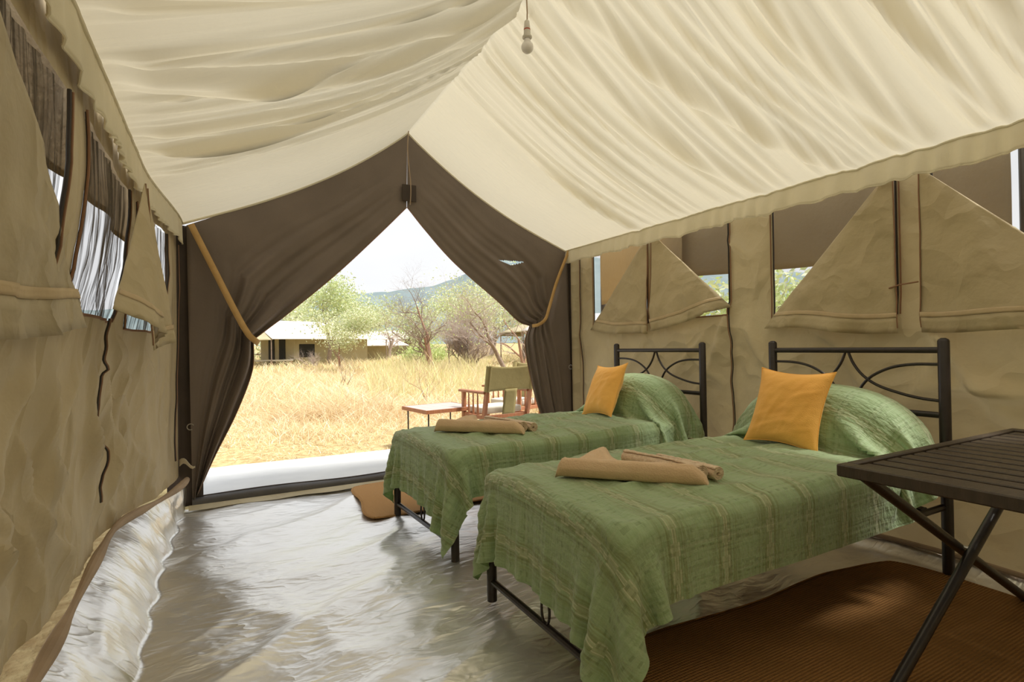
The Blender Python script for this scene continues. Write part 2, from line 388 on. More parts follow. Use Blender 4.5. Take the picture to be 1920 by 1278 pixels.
# ------------------------------------------------------------------ canvas walls with window openings
WR = {'window_1': (3.50, 4.25, 1.34, 2.25), 'window_2': (2.65, 3.36, 1.36, 2.25), 'window_3': (1.55, 2.29, 1.30, 2.25), 'window_4': (.62, 1.38, 1.30, 2.25)}
WL = {'window_5': (3.32, 4.14, 1.28, 1.93), 'window_6': (2.14, 3.08, 1.30, 1.93), 'window_7': (.80, 1.90, 1.30, 1.90)}
def snap(ax, vals):
    ax = ax.copy()
    for v in vals:
        i = np.argmin(np.abs(ax-v)); ax[i] = v
    return ax
def foldlines(Y, z, lines):
    s = 0
    for (a, b, wd, dp) in lines:
        ax_, az_ = a; bx_, bz_ = b; L = math.hypot(bx_-ax_, bz_-az_); ux, uz = (bx_-ax_)/L, (bz_-az_)/L
        t = ((Y-ax_)*ux+(z-az_)*uz)/L; q = (-(Y-ax_)*uz+(z-az_)*ux)+.05*np.sin(t*5+ax_*9)
        q = q/(wd*(.5+.8*np.clip(t, 0, 1)))
        prof = np.where(q > 0, np.exp(-q**2*2.6), np.exp(-(q*.55)**2))
        s = s+dp*prof*sstep(t/.25+.1)*sstep((1.1-t)/.3)
    return s
FL = [((1.45, 1.25), (2.0, .30), .05, .040), ((1.95, 1.25), (1.72, .45), .045, .045), ((2.15, 1.22), (2.50, .28), .05, .045), ((2.52, 1.2), (2.30, .55), .04, .035),
      ((1.2, 1.2), (1.5, .3), .06, .045), ((1.95, .95), (2.65, .32), .035, .03), ((1.15, 1.0), (1.9, .45), .04, .035), ((2.95, 1.25), (3.55, .45), .05, .05), ((3.15, 1.3), (4.0, .42), .05, .045),
      ((3.6, 1.15), (3.3, .35), .045, .04), ((2.85, .95), (3.3, .33), .04, .04), ((3.85, 1.2), (4.2, .4), .04, .03), ((2.85, 1.2), (2.95, .4), .03, .035), ((1.65, .8), (1.9, .28), .03, .03), ((2.2, .7), (2.25, .27), .03, .03),
      ((3.6, .62), (3.68, .27), .025, .025), ((3.8, .60), (3.86, .27), .025, .025), ((3.4, .6), (3.5, .27), .025, .025), ((4.0, .55), (4.03, .27), .02, .02), ((2.6, .55), (2.72, .27), .025, .025)]
FR = [((2.56, 1.45), (3.05, .72), .05, .045), ((2.9, 1.32), (3.3, .7), .04, .025), ((2.5, 1.3), (2.15, .65), .045, .035), ((2.1, 1.25), (1.6, .8), .04, .03), ((1.5, 1.2), (.95, .72), .05, .045),
      ((1.3, 1.2), (1.75, .6), .04, .03), ((1.0, 1.2), (.8, .5), .05, .04), ((1.5, .82), (.7, .98), .05, .05), ((3.6, 1.28), (3.95, .6), .04, .03), ((3.95, 1.3), (4.1, .6), .03, .02), ((2.62, 1.95), (2.40, 1.5), .04, .03), ((3.1, 1.25), (2.75, .8), .03, .025)]
def xright(Y, z):
    wv = .25*fbm(Y*1.5+3, z*1.5, 3)
    w = .034*ridge((Y*.8+z*.6+wv)*1.7, (z*.8-Y*.6)*.9, 3)+.014*fbm(Y*3.5, z*2.5, 4)+.008*ridge((Y-z*.5)*4, z*2, 3)
    w = w*sstep((4.62-Y)/.3)*sstep((1.38-z)/.2+.25)
    b = .03*np.sin(np.pi*np.clip(z/1.35, 0, 1))
    return 3.262+b-w-foldlines(Y, z, FR)*sstep((4.5-Y)/.2)
def xleft(Y, z):
    wv = .3*fbm(Y*1.6+8, z*1.2, 3)
    w = .038*ridge((Y+wv+.30*z)*2.3, (z*.5-Y*.1)*1.0, 3)+.018*fbm(Y*5, z*3, 4)+.010*ridge((Y-.35*z)*6, z*2.2+Y*2, 2)
    w = w*sstep((4.62-Y)/.5)*(.35+.65*sstep((1.95-z)/.5))
    return eave_left(Y)-bulge_left(Y, z)+w-.048+foldlines(Y, z, FL)*sstep((4.5-Y)/.2)
def wall(name, fx, wins, mt, z0, z1, ztop):
    ys = snap(np.arange(-1.6, 4.6601, .02), [v for q in wins.values() for v in q[:2]])
    zs = snap(np.linspace(z0, z1, 130), [v for q in wins.values() for v in q[2:] if v < z1])
    Y, Z = np.meshgrid(ys, zs, indexing='ij')
    zz = Z.copy()
    P = np.stack([fx(Y, Z), Y, zz], -1)
    yc = (ys[1:]+ys[:-1])/2; zc = (zs[1:]+zs[:-1])/2; YC, ZC = np.meshgrid(yc, zc, indexing='ij')
    keep = np.ones_like(YC, bool)
    for (a, b, c, d) in wins.values(): keep &= ~((YC > a) & (YC < b) & (ZC > c) & (ZC < d))
    return grid(name, P, mt, keep=keep, kind='structure')
wall_r = wall('wall_right', xright, WR, M['canvas'], .05, 2.16, 2.16)
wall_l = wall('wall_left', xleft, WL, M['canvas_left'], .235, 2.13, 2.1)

# unseen rear wall of the tent, added behind the viewer to cut side light
X_, Z_ = np.meshgrid(np.linspace(-.62, 3.30, 60), np.linspace(0, 1, 40), indexing='ij')
top_ = np.interp(X_, [-.62, -.34, 1.5, 3.24, 3.30], [1.9, 2.12, 3.12, 2.16, 2.1])
grid('wall_back', np.stack([X_, -1.60+.03*fbm(X_*3, Z_*4, 3)+.02*ridge(X_*2, Z_*2, 2), Z_*top_], -1), M['canvas'], kind='structure')
# seam roll at the foot of the left wall, and gathers above it
sp = seam_left(np.arange(-1.5, 4.62, .04)); sp[:, 0] += .012
rr = .020+.006*np.sin(sp[:, 1]*9)+.005*fbm(sp[:, 1]*6, sp[:, 1]*0, 2)
tr = MB().tube(sp, rr, 10).build('trim_1', M['seam'])
props(tr, kind='structure')
sp2 = np.stack([np.full(60, 3.235), np.linspace(-1.5, 4.6, 60), .060+.008*np.sin(np.linspace(0, 30, 60))], -1)
props(MB().tube(sp2, .014, 8).build('trim_2', M['seam']), kind='structure')
# tan fabric strip at the right corner and along the sill
P = np.zeros((40, 6, 3)); zz = np.linspace(0, 2.12, 40)
for j in range(6): P[:, j] = np.stack([3.262-.05*np.sin(j/5*np.pi)+0*zz, 4.64-.12*j/5+0*zz, zz], -1)
props(grid('trim_3', P, M['canvas'], kind='structure'))
P = np.zeros((120, 5, 3)); xx = np.linspace(-.22, 3.24, 120)
for j in range(5): P[:, j] = np.stack([xx, 4.60-.07*j/4+.012*np.sin(xx*14)*(j/4), .022-.02*(j/4)+0*xx], -1)
props(grid('trim_4', P, M['canvas'], kind='structure'))
def vseam(fx, Y, z0, z1, side, n=60, wob=.012, parent=None, gap=.012, slope=0):
    """a wavering zip line with rust piping down a wall"""
    z = np.linspace(z0, z1, n); y = Y+wob*np.sin(z*13+Y)+wob*.6*np.sin(z*31)+slope*(z1-z)
    X = fx(y, z)-side*(.022 if side > 0 else .034)
    a = MB().tube(np.stack([X, y, z], -1), .004, 6).build('zip', M['zip'], parent)
    b = MB().tube(np.stack([X-side*.004, y+.009, z], -1), .004, 6).build('piping', M['piping'], parent)
    return a, b
vseam(xleft, 2.74, .46, 1.30, -1, parent=wall_l, wob=.02, slope=.42)
vseam(xleft, 4.36, .4, 1.9, -1, parent=wall_l, wob=.004)
vseam(xright, 2.63, .42, 1.42, 1, parent=wall_r, wob=.005)
vseam(xright, 4.46, .4, 2.05, 1, parent=wall_r, wob=.002)

# window frames, netting, canvas flaps
def flap(name, parent, corners, fx, side, mt, off=.03, curl=.03, n=26, seed=0, band=True, bandflip=False):
    """corners: top, bottom at the stitched upright edge, bottom at the loose end (Y, z); straight folded edge from top to loose end"""
    A, B, C = [np.array(c, float) for c in corners]
    t = np.linspace(0, 1, n); S, Tn = np.meshgrid(t, t, indexing='ij')   # S down, T across
    left = A+(B-A)*S[..., None]; right = A+(C-A)*S[..., None]
    Q = left+(right-left)*Tn[..., None]
    y, z = Q[..., 0], Q[..., 1]
    z = z+.010*np.sin(Tn*7+seed)*S
    puff = off+curl*np.sin(np.pi*np.clip(Tn, 0, 1))*S+.05*ridge(y*3+seed, z*2.4, 3)*S*np.clip(3*(1-Tn)+.3, 0, 1)-.02*Tn*S
    x = np.where(True, (3.262 if side > 0 else eave_left(y)-.03), 0)-side*puff
    if side > 0: x = np.minimum(x, xright(y, z)-.008)
    else: x = np.maximum(x, xleft(y, z)+.006)
    P = np.stack([x+0*y, y, z], -1)
    o = grid(name, P, mt, parent, thick=.003)
    if band:
        for k, (f0, f1, mm, dx) in enumerate(((.905, .935, M['band'], .006), (.935, 1.03, mt, .004))):
            rows = []
            for f in np.linspace(f0, f1, 4):
                i = min(f*(n-1), n-1.001); i0 = int(i); r = P[i0]*(1-(i-i0))+P[i0+1]*(i-i0)
                if f > 1: r = P[-1]+(P[-1]-P[-3])*(f-1)*n/2
                r = r.copy(); r[:, 0] -= side*(dx+.003*np.sin(np.arange(n)*1.7)*(f > .94)); rows.append(r)
            grid('hem_band', np.array(rows), mm, o, thick=.003)
        e1 = P[:, 0].copy(); e1[:, 0] -= side*.004
        MB().tube(e1, .003, 6).build('piping', M['piping'], o)
    return o
def window(n, rect, fx, side, net, netm):
    y0, y1, z0, z1 = rect
    wobj = thing(n, None, None, kind='structure')
    f = []
    for yy in (y0, y1):
        z = np.linspace(z0, min(z1, 2.1), 16); X = fx(yy+0*z, z)-side*.006
        MB().tube(np.stack([X, yy+0*z, z], -1), .0055, 6).build('zip', M['zip'], wobj)
        s = -1 if yy == y0 else 1
        MB().tube(np.stack([X-side*.004, yy+s*.018+0*z, z], -1), .004, 6).build('piping', M['piping'], wobj)
    y = np.linspace(y0, y1, 20); MB().tube(np.stack([fx(y, z0+0*y)-side*.003, y, z0+0*y], -1), .006, 6).build('window_sill', M['piping'], wobj)
    Y, Z = np.meshgrid(np.linspace(y0, y1, 40), np.linspace(z0, min(z1, 2.12), 20), indexing='ij')
    X = fx(Y, Z)+side*.012+.006*np.sin(Y*60)
    grid('insect_net', np.stack([X, Y, Z], -1), netm, wobj)
    return wobj
W = {}
for n_, q in WR.items(): W[n_] = window(n_, q, xright, 1, True, M['netr'])
for n_, q in WL.items(): W[n_] = window(n_, q, xleft, -1, True, M['net'])
flap('flap', W['window_1'], [(3.46, 2.10), (3.46, 1.26), (4.28, 1.32)], xright, 1, M['canvas_flap'], seed=1)
flap('flap', W['window_2'], [(3.40, 2.10), (3.42, 1.28), (2.63, 1.43)], xright, 1, M['canvas_flap'], seed=2, off=.045)
flap('flap', W['window_3'], [(1.54, 2.10), (1.52, 1.22), (2.33, 1.28)], xright, 1, M['canvas_flap'], seed=3, off=.05, curl=.04)
flap('flap', W['window_4'], [(1.42, 2.06), (1.42, 1.23), (.58, 1.20)], xright, 1, M['canvas_flap'], seed=4, off=.045, curl=.05)
flap('flap', W['window_5'], [(3.22, 1.98), (3.25, 1.20), (3.92, 1.27)], xleft, -1, M['canvas_flap'], seed=5, off=.05, curl=.06)
flap('flap', W['window_6'], [(3.13, 1.98), (3.16, 1.20), (2.36, 1.33)], xleft, -1, M['canvas_flap'], seed=6, off=.05, curl=.09)
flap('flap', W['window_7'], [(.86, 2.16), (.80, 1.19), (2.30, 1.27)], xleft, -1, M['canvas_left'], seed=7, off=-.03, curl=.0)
# little tie between the two right flaps
MB().tube([(3.19, 1.56, 1.44), (3.175, 1.50, 1.452), (3.19, 1.42, 1.46)], .004, 6).build('tie', M['piping'], W['window_3'])

# outer fly canvas hanging beyond the windows, with its pole
def fly(name, x, y0, y1, z0, z1, mt, label):
    Y, Z = np.meshgrid(np.linspace(y0, y1, 60), np.linspace(z0, z1, 20), indexing='ij')
    Zb = Z+(.03*np.sin(Y*2.2))*(z1-Z)/(z1-z0)
    X = x+.02*np.sin(Y*9)+.03*fbm(Y*2, Z*2)+(.13*(Z-1.9)/.5 if x < 0 else 0)
    o = grid("outer_fly", np.stack([X, Y, Zb], -1), mt, thick=.003); return props(o, label, 'awning')
fly('outer_fly', 3.66, 1.19, 3.62, 1.715, 2.6, M['fly'], 'brown outer fly canvas hanging outside the right hand windows')
fly('outer_fly', 3.58, 3.40, 4.55, 1.60, 2.6, M['fly_light'], 'pale thin fly canvas hanging outside the window nearest the doorway')
fly('outer_fly', -.55, -1.4, 5.2, 1.88, 2.5, M['fly'], 'brown outer fly canvas hanging outside the left hand windows')
props(MB().tube([(3.70, 1.155, 0), (3.70, 1.15, 2.7)], .026, 12).build('fly_pole', M['iron']), 'dark steel fly pole seen outside the right edge window', 'pole')
props(MB().tube([(3.75, 4.75, 0), (3.73, 4.70, 2.7)], .028, 10).build('fly_pole', M['darkbrown']), 'dark fly pole outside the window nearest the doorway', 'pole')

# ------------------------------------------------------------------ the ceiling liner with its valances
yr = np.arange(-1.6, 4.6701, .0125); ss = np.linspace(-1, 1, 171)
Y, S = np.meshgrid(yr, ss, indexing='ij'); A = np.abs(S)
side = np.sign(S)
xe = np.where(S < 0, eave_left(Y)-.012, 3.205); ze = np.where(S < 0, 2.115, 2.15)
X = 1.5+(xe-1.5)*A; Z = 3.105+(ze-3.105)*A
sag = .11*np.sin(np.pi*A**.85)*(1-.55*np.exp(-((Y-3.6)/.18)**2))
nz = np.where(S < 0, -.47, .47)
disp = np.zeros_like(Y)
frng = np.random.default_rng(11)
mask = sstep((3.62-Y)/.05)
def fold(yr0, ye0, wd, dp, s_sel=0, asym=.35):
    global disp
    c = yr0+(ye0-yr0)*A+.018*np.sin(A*5+yr0*7)
    q = (Y-c)/wd
    prof = np.exp(-np.where(q > 0, q*(1+asym), q*(1-asym*.6))**2)
    env = (.35+.65*np.sin(np.pi*np.clip(A, .04, .98))**.6)*(1-.7*sstep((A-.93)/.07))
    if s_sel: env = env*(side == s_sel)
    disp += dp*prof*env
y0 = 3.6
while y0 > -1.5:
    for sd_ in (-1, 1):
        j = frng.normal(0, .05)
        fold(y0+frng.normal(0, .02), y0+j-.05, frng.uniform(.010, .030), frng.uniform(.014, .048)*(1 if frng.random() < .8 else 1.5), sd_)
    y0 -= frng.uniform(.035, .11)
for (a, b, wd, dp, s_) in ((3.60, 3.57, .035, .055, 1), (3.60, 3.50, .03, .040, -1), (2.57, 2.30, .05, .07, 1), (2.60, 2.30, .05, .085, -1), (2.35, 1.72, .055, .10, 1),
                           (2.42, 2.15, .03, .06, -1), (1.9, 1.75, .05, .06, -1), (1.55, 1.35, .05, .07, 1), (1.2, 1.1, .06, .09, -1), (1.25, 1.12, .04, .06, 1), (.9, .9, .06, .08, 1), (3.15, 3.0, .02, .03, -1)):
    fold(a, b, wd, dp, s_)
disp *= mask*1.0+0
near_ridge = np.exp(-A/.12)
disp += .005*np.sin(Y*170+3*np.sin(Y*13))*near_ridge*mask
disp += .006*ridge(Y*9, A*.7+(side > 0)*5, 3)*mask
disp += .004*fbm(Y*4, A*4+side*9, 4)
X = X+side*(-.47)*0+disp*side*(-.45)*np.where(A > .03, 1, 0); Z = Z-sag-disp*.88
# tuck: never above the ridge line
ceil = grid('ceiling', np.stack([X, Y, Z], -1), M['liner'], kind='structure')
# rolled hem along the end edge
e = np.stack([X[-1], Y[-1]-.004, Z[-1]-.006], -1)
MB().tube(e, .011, 8).build('hem', M['valance'], ceil)
# cord cover along the ridge
def valance(sgn):
    ys = np.arange(-1.55, 4.66, .010); t = np.linspace(0, 1, 12); Yv, Tv = np.meshgrid(ys, t, indexing='ij')
    k = 0 if sgn < 0 else -1
    X0 = np.interp(ys, yr, X[:, k]); Z0 = np.interp(ys, yr, Z[:, k])
    drop = (.135 if sgn > 0 else .165)+.008*np.sin(ys*17)+.010*fbm(ys*7, ys*0+sgn, 3)
    ruff = (.012*np.sin(ys*48+4*np.sin(ys*5))+.012*fbm(ys*14, ys*0+3, 2)+.02*ridge(ys*4, ys*0+1, 2)*.5)[:, None]*(Tv**.8)
    Xv = X0[:, None]-sgn*((.006+.012*Tv) if sgn > 0 else .004)-sgn*ruff*(1 if sgn > 0 else .7); Zv = Z0[:, None]-drop[:, None]*Tv+.012*np.sin(Tv*np.pi)
    o = grid('valance', np.stack([Xv, Yv, Zv], -1), M['valance'], ceil, thick=.003)
    ed = np.stack([Xv[:, -1], ys, Zv[:, -1]], -1)[::2]; MB().tube(ed, .004, 5).build('valance_hem', M['valance'], o)
    ed = np.stack([Xv[:, 0]-sgn*.004, ys, Zv[:, 0]-.002], -1)[::2]; MB().tube(ed, .006, 6).build('seam', M['valance'], o)
valance(1); valance(-1)

# ------------------------------------------------------------------ the doorway wall: brown curtains tied back
wf = MB()
def strip(x0, x1, y, z0, z1, r=8):
    return x0
wfo = thing('wall_front', None, None, kind='structure')
for (x0, x1, nm) in ((-.36, -.13, 'side_strip'), (3.19, 3.27, 'side_strip')):
    zz = np.linspace(0, 2.1, 50); xs = np.linspace(x0, x1, 8); Zg, Xg = np.meshgrid(zz, xs, indexing='ij')
    Yg2 = 4.672+.010*np.sin((Xg-x0)*60)+.006*fbm(Zg*3, Xg*9)
    grid(nm, np.stack([Xg, Yg2, Zg], -1), M['darkbrown'], wfo, thick=.004)
# door sill
xx = np.linspace(-.2, 3.24, 90); prof = [(4.61, .0), (4.612, .045), (4.63, .062), (4.66, .066), (4.70, .06), (4.71, .0)]
P = np.array([[(x, y+.004*np.sin(x*8), z+(.006*math.sin(x*5) if z > 0 else 0)) for x in xx] for y, z in prof])
o = grid('door_sill', P, M['sill'], wfo)
MB().tube(np.stack([xx, 4.665+0*xx, .072+.006*np.sin(xx*5)], -1), .005, 6).build('zip', M['darkbrown'], wfo)

def curtain(outer, inner, na, g_at, label, nt=150, ns_=240, seed=0, slit=False, gather=.55):
    out = poly_lin(outer, ns_); inn = poly_lin2(inner, ns_)
    s = np.linspace(0, 1, ns_)[:, None]; t = np.linspace(0, 1, nt)[None, :]
    gk = np.exp(-((s-gather)/.16)**2)                    # closeness to the gather
    below = sstep((s-gather)/.3)
    tt = t**(1-.45*gk)
    Xc = out[:, 0][:, None]+(inn[:, 0]-out[:, 0])[:, None]*tt
    Zc = out[:, 1][:, None]+(inn[:, 1]-out[:, 1])[:, None]*tt
    ph = 2.2*fbm(s*3+seed, t*2, 2)
    amp = (.012+.05*gk+.022*below)*sstep(t*2.2-.25)*sstep(s/.18)
    wv = amp*(np.sin(t*15+ph+seed)+.45*np.sin(t*31+2*ph)+.3*np.sin(t*57+seed))
    big = .05*np.exp(-((t-.80)/.07)**2)*gk+.035*np.exp(-((t-.62)/.05)**2)*gk
    Yc = 4.655-wv*.75-big-.05*gk*sstep((t-.5)*2)+.008*fbm(s*6, t*6, 3)*sstep(s/.1)
    P = np.stack([Xc, Yc, Zc], -1)
    keep = None
    if slit:
        c = P[:-1, :-1]*.25+P[1:, :-1]*.25+P[:-1, 1:]*.25+P[1:, 1:]*.25
        x, z = c[..., 0], c[..., 2]
        h = np.clip(1-np.abs((x-2.55)/.16), 0, 1)
        keep = ~((z < 2.008) & (z > 2.008-.045*h) & (h > 0))
    o = grid('door_curtain', P, M['brown'], keep=keep, thick=.003)
    props(o, label, 'curtain')
    ed = P[:, -1].copy(); ed[:, 1] -= .004
    MB().tube(ed, .004, 6).build('piping', M['piping'], o)
    return o, P
def poly_lin(parts, n):
    """parts: list of (polyline, share of rows)"""
    out = []; tot = sum(p[1] for p in parts); k = 0
    for i, (pl, sh) in enumerate(parts):
        m_ = int(round(n*sh/tot)) if i < len(parts)-1 else n-k
        q = poly(pl, m_+1); out.append(q[:-1] if i < len(parts)-1 else poly(pl, m_)); k += m_
    return np.vstack(out)[:n]
poly_lin2 = poly_lin
oL = [([(1.495, 3.11), (1.1, 2.80), (.74, 2.58), (.14, 2.27), (-.22, 2.10)], .45), ([(-.22, 2.10), (-.21, 1.0), (-.20, .03)], .55)]
iL = [([(1.478, 2.42), (1.21, 2.14), (.86, 1.79), (.50, 1.47), (.33, 1.33), (.22, 1.24)], .55), ([(.22, 1.24), (.21, 1.0), (.10, .68), (-.05, .36), (-.165, .09)], .45)]
cL, PL = curtain(oL, iL, 0, 0, 'brown canvas door curtain tied back on the left of the doorway', seed=1)
oR = [([(1.495, 3.11), (1.94, 2.86), (2.38, 2.52), (2.8, 2.33), (3.22, 2.15)], .45), ([(3.22, 2.15), (3.235, 1.0), (3.24, .03)], .55)]
iR = [([(1.482, 2.42), (1.66, 2.22), (1.92, 1.96), (2.35, 1.62), (2.60, 1.41), (2.74, 1.36)], .55), ([(2.74, 1.36), (2.69, 1.15), (2.80, .6), (2.92, .30), (3.0, .04)], .45)]
cR, PR = curtain(oR, iR, 0, 0, 'brown canvas door curtain tied back on the right of the doorway', seed=4, slit=True)
# tie straps
def strap(pts, label, wdt):
    P = poly(pts, 40); G = np.zeros((40, 3, 3)); T = np.gradient(P, axis=0); T /= np.linalg.norm(T, axis=1)[:, None]
    nrm = np.cross(T, np.array([0, 1., 0])); nrm /= np.linalg.norm(nrm, axis=1)[:, None]
    for j in range(3): G[:, j] = P+nrm*(j-1)*wdt/2
    return props(grid('tie_strap', G, M['strap'], thick=.004), label, 'strap')
strap([(-.19, 4.60, 2.10), (-.04, 4.57, 1.76), (.10, 4.52, 1.44), (.18, 4.49, 1.28), (.235, 4.52, 1.225), (.255, 4.58, 1.21)], 'tan webbing strap holding back the left door curtain', .045)
strap([(3.20, 4.60, 2.14), (3.03, 4.57, 1.82), (2.90, 4.52, 1.55), (2.83, 4.49, 1.42), (2.765, 4.52, 1.365), (2.73, 4.58, 1.355)], 'tan webbing strap holding back the right door curtain', .032)
pc = MB(); pc.box(1.43, 1.56, 4.62, 4.632, 2.47, 2.62, .004); pc.build('reinforcement_patch', M['darkbrown'], cR)
zz = np.linspace(2.43, 3.09, 30)
props(MB().tube(np.stack([1.495+.012*np.sin((zz-2.4)*9)-.008, 4.59+0*zz, zz], -1), .005, 6).build('pull_cord', M['seam']), 'thin pinkish cord hanging from the roof peak to the curtain slit', 'cord')
for (x, z, lb) in ((-.205, .60, 'left'), (3.20, .93, 'right')):
    th = np.linspace(.4, 5.2, 14); r = .022
    props(MB().tube(np.stack([x+r*np.cos(th), 4.60+0*th, z+r*np.sin(th)], -1), .0035, 6).build('curtain_hook', M['hook']), f'small steel hook on the edge of the {lb} door curtain', 'hook')
P = np.zeros((8, 5, 3))
for i in range(8):
    for j in range(5):
        P[i, j] = (-.27+.10*i/7, 4.50-.02*i, .36+.02*math.sin(i*.8)+(j-2)*.012*(1-i/9))
props(grid('cloth_tab', P, M['cream'], thick=.003), 'small cream cloth tab sticking out near the left curtain foot', 'tab')

# ------------------------------------------------------------------ beds
BL, BW = 2.025, .46
def arc(pts, n=22): return poly(pts, n)
def make_bed(label, loc, rz):
    t = thing('bed_frame', label, 'bed', loc, rz, 'dark steel single beds')
    for sy in (-1, 1):
        p = MB().tube([(BL, sy*BW, 0), (BL, sy*BW, 1.150), (BL, sy*BW, 1.158), (BL, sy*BW, 1.165)], [.025, .025, .021, .010], 18)
        p.build('head_post', M['iron'], t)
        MB().tube([(0, sy*BW, 0), (0, sy*BW, .47)], .023, 16).build('foot_post', M['iron'], t)
        MB().tube([(.02, sy*(BW-.01), .34), (BL-.02, sy*(BW-.01), .34)], .016, 8).build('side_rail', M['iron'], t)
    MB().tube([(BL, -BW, 1.105), (BL, BW, 1.105)], .0155, 12).build('top_rail', M['iron'], t)
    MB().tube([(BL, -BW, .785), (BL, BW, .785)], .0155, 12).build('lower_rail', M['iron'], t)
    MB().tube([(BL, -BW, .40), (BL, BW, .40)], .0155, 8).build('lower_rail', M['iron'], t)
    for sy in (-1, 1):
        MB().tube(arc([(BL, sy*.008, 1.095), (BL, sy*.035, 1.03), (BL, sy*.085, .965), (BL, sy*.16, .915), (BL, sy*.27, .880), (BL, sy*.36, .862), (BL, sy*.445, .855)]), .0078, 8).build('scroll_rod', M['iron'], t)
        MB().tube(arc([(BL, sy*.445, 1.035), (BL, sy*.33, 1.033), (BL, sy*.23, 1.015), (BL, sy*.14, .972), (BL, sy*.085, .92), (BL, sy*.055, .86), (BL, sy*.04, .795)]), .0078, 8).build('scroll_rod', M['iron'], t)
    MB().tube([(0, -BW, .215), (0, BW, .215)], .013, 10).build('foot_rail', M['iron'], t)
    MB().tube([(0, -BW, .09), (0, BW, .09)], .015, 10).build('foot_rail', M['iron'], t)
    th = np.linspace(0, 2*np.pi, 26)
    MB().tube(np.stack([0*th, .028*np.sin(th), .152+.056*np.cos(th)], -1), .0055, 7, cap=False).build('ring', M['iron'], t)
    for k in range(6):
        b = MB(); x = .18+k*.33; b.box(x-.03, x+.03, -BW+.01, BW-.01, .348, .362, .004); b.build('slat', M['iron'], t)
    return t
def rounded_box(x0, x1, y0, y1, z0, z1, r, n=5):
    """a soft-edged block"""
    me = MB(); P = []
    nu_, nv = 36, 18
    u = np.linspace(0, 2*np.pi, nu_, endpoint=False); v = np.linspace(-np.pi/2, np.pi/2, nv)
    U, Vv = np.meshgrid(u, v, indexing='ij')
    sp = lambda a, e: np.sign(a)*np.abs(a)**e
    X = (x0+x1)/2+(x1-x0)/2*sp(np.cos(Vv), .25)*sp(np.cos(U), .2)
    Y = (y0+y1)/2+(y1-y0)/2*sp(np.cos(Vv), .25)*sp(np.sin(U), .2)
    Z = (z0+z1)/2+(z1-z0)/2*sp(np.sin(Vv), .35)
    V = np.stack([X, Y, Z], -1).reshape(-1, 3); F = []
    for i in range(nu_):
        for j in range(nv-1): F.append((i*nv+j, ((i+1) % nu_)*nv+j, ((i+1) % nu_)*nv+j+1, i*nv+j+1))
    return me.add(V, F)

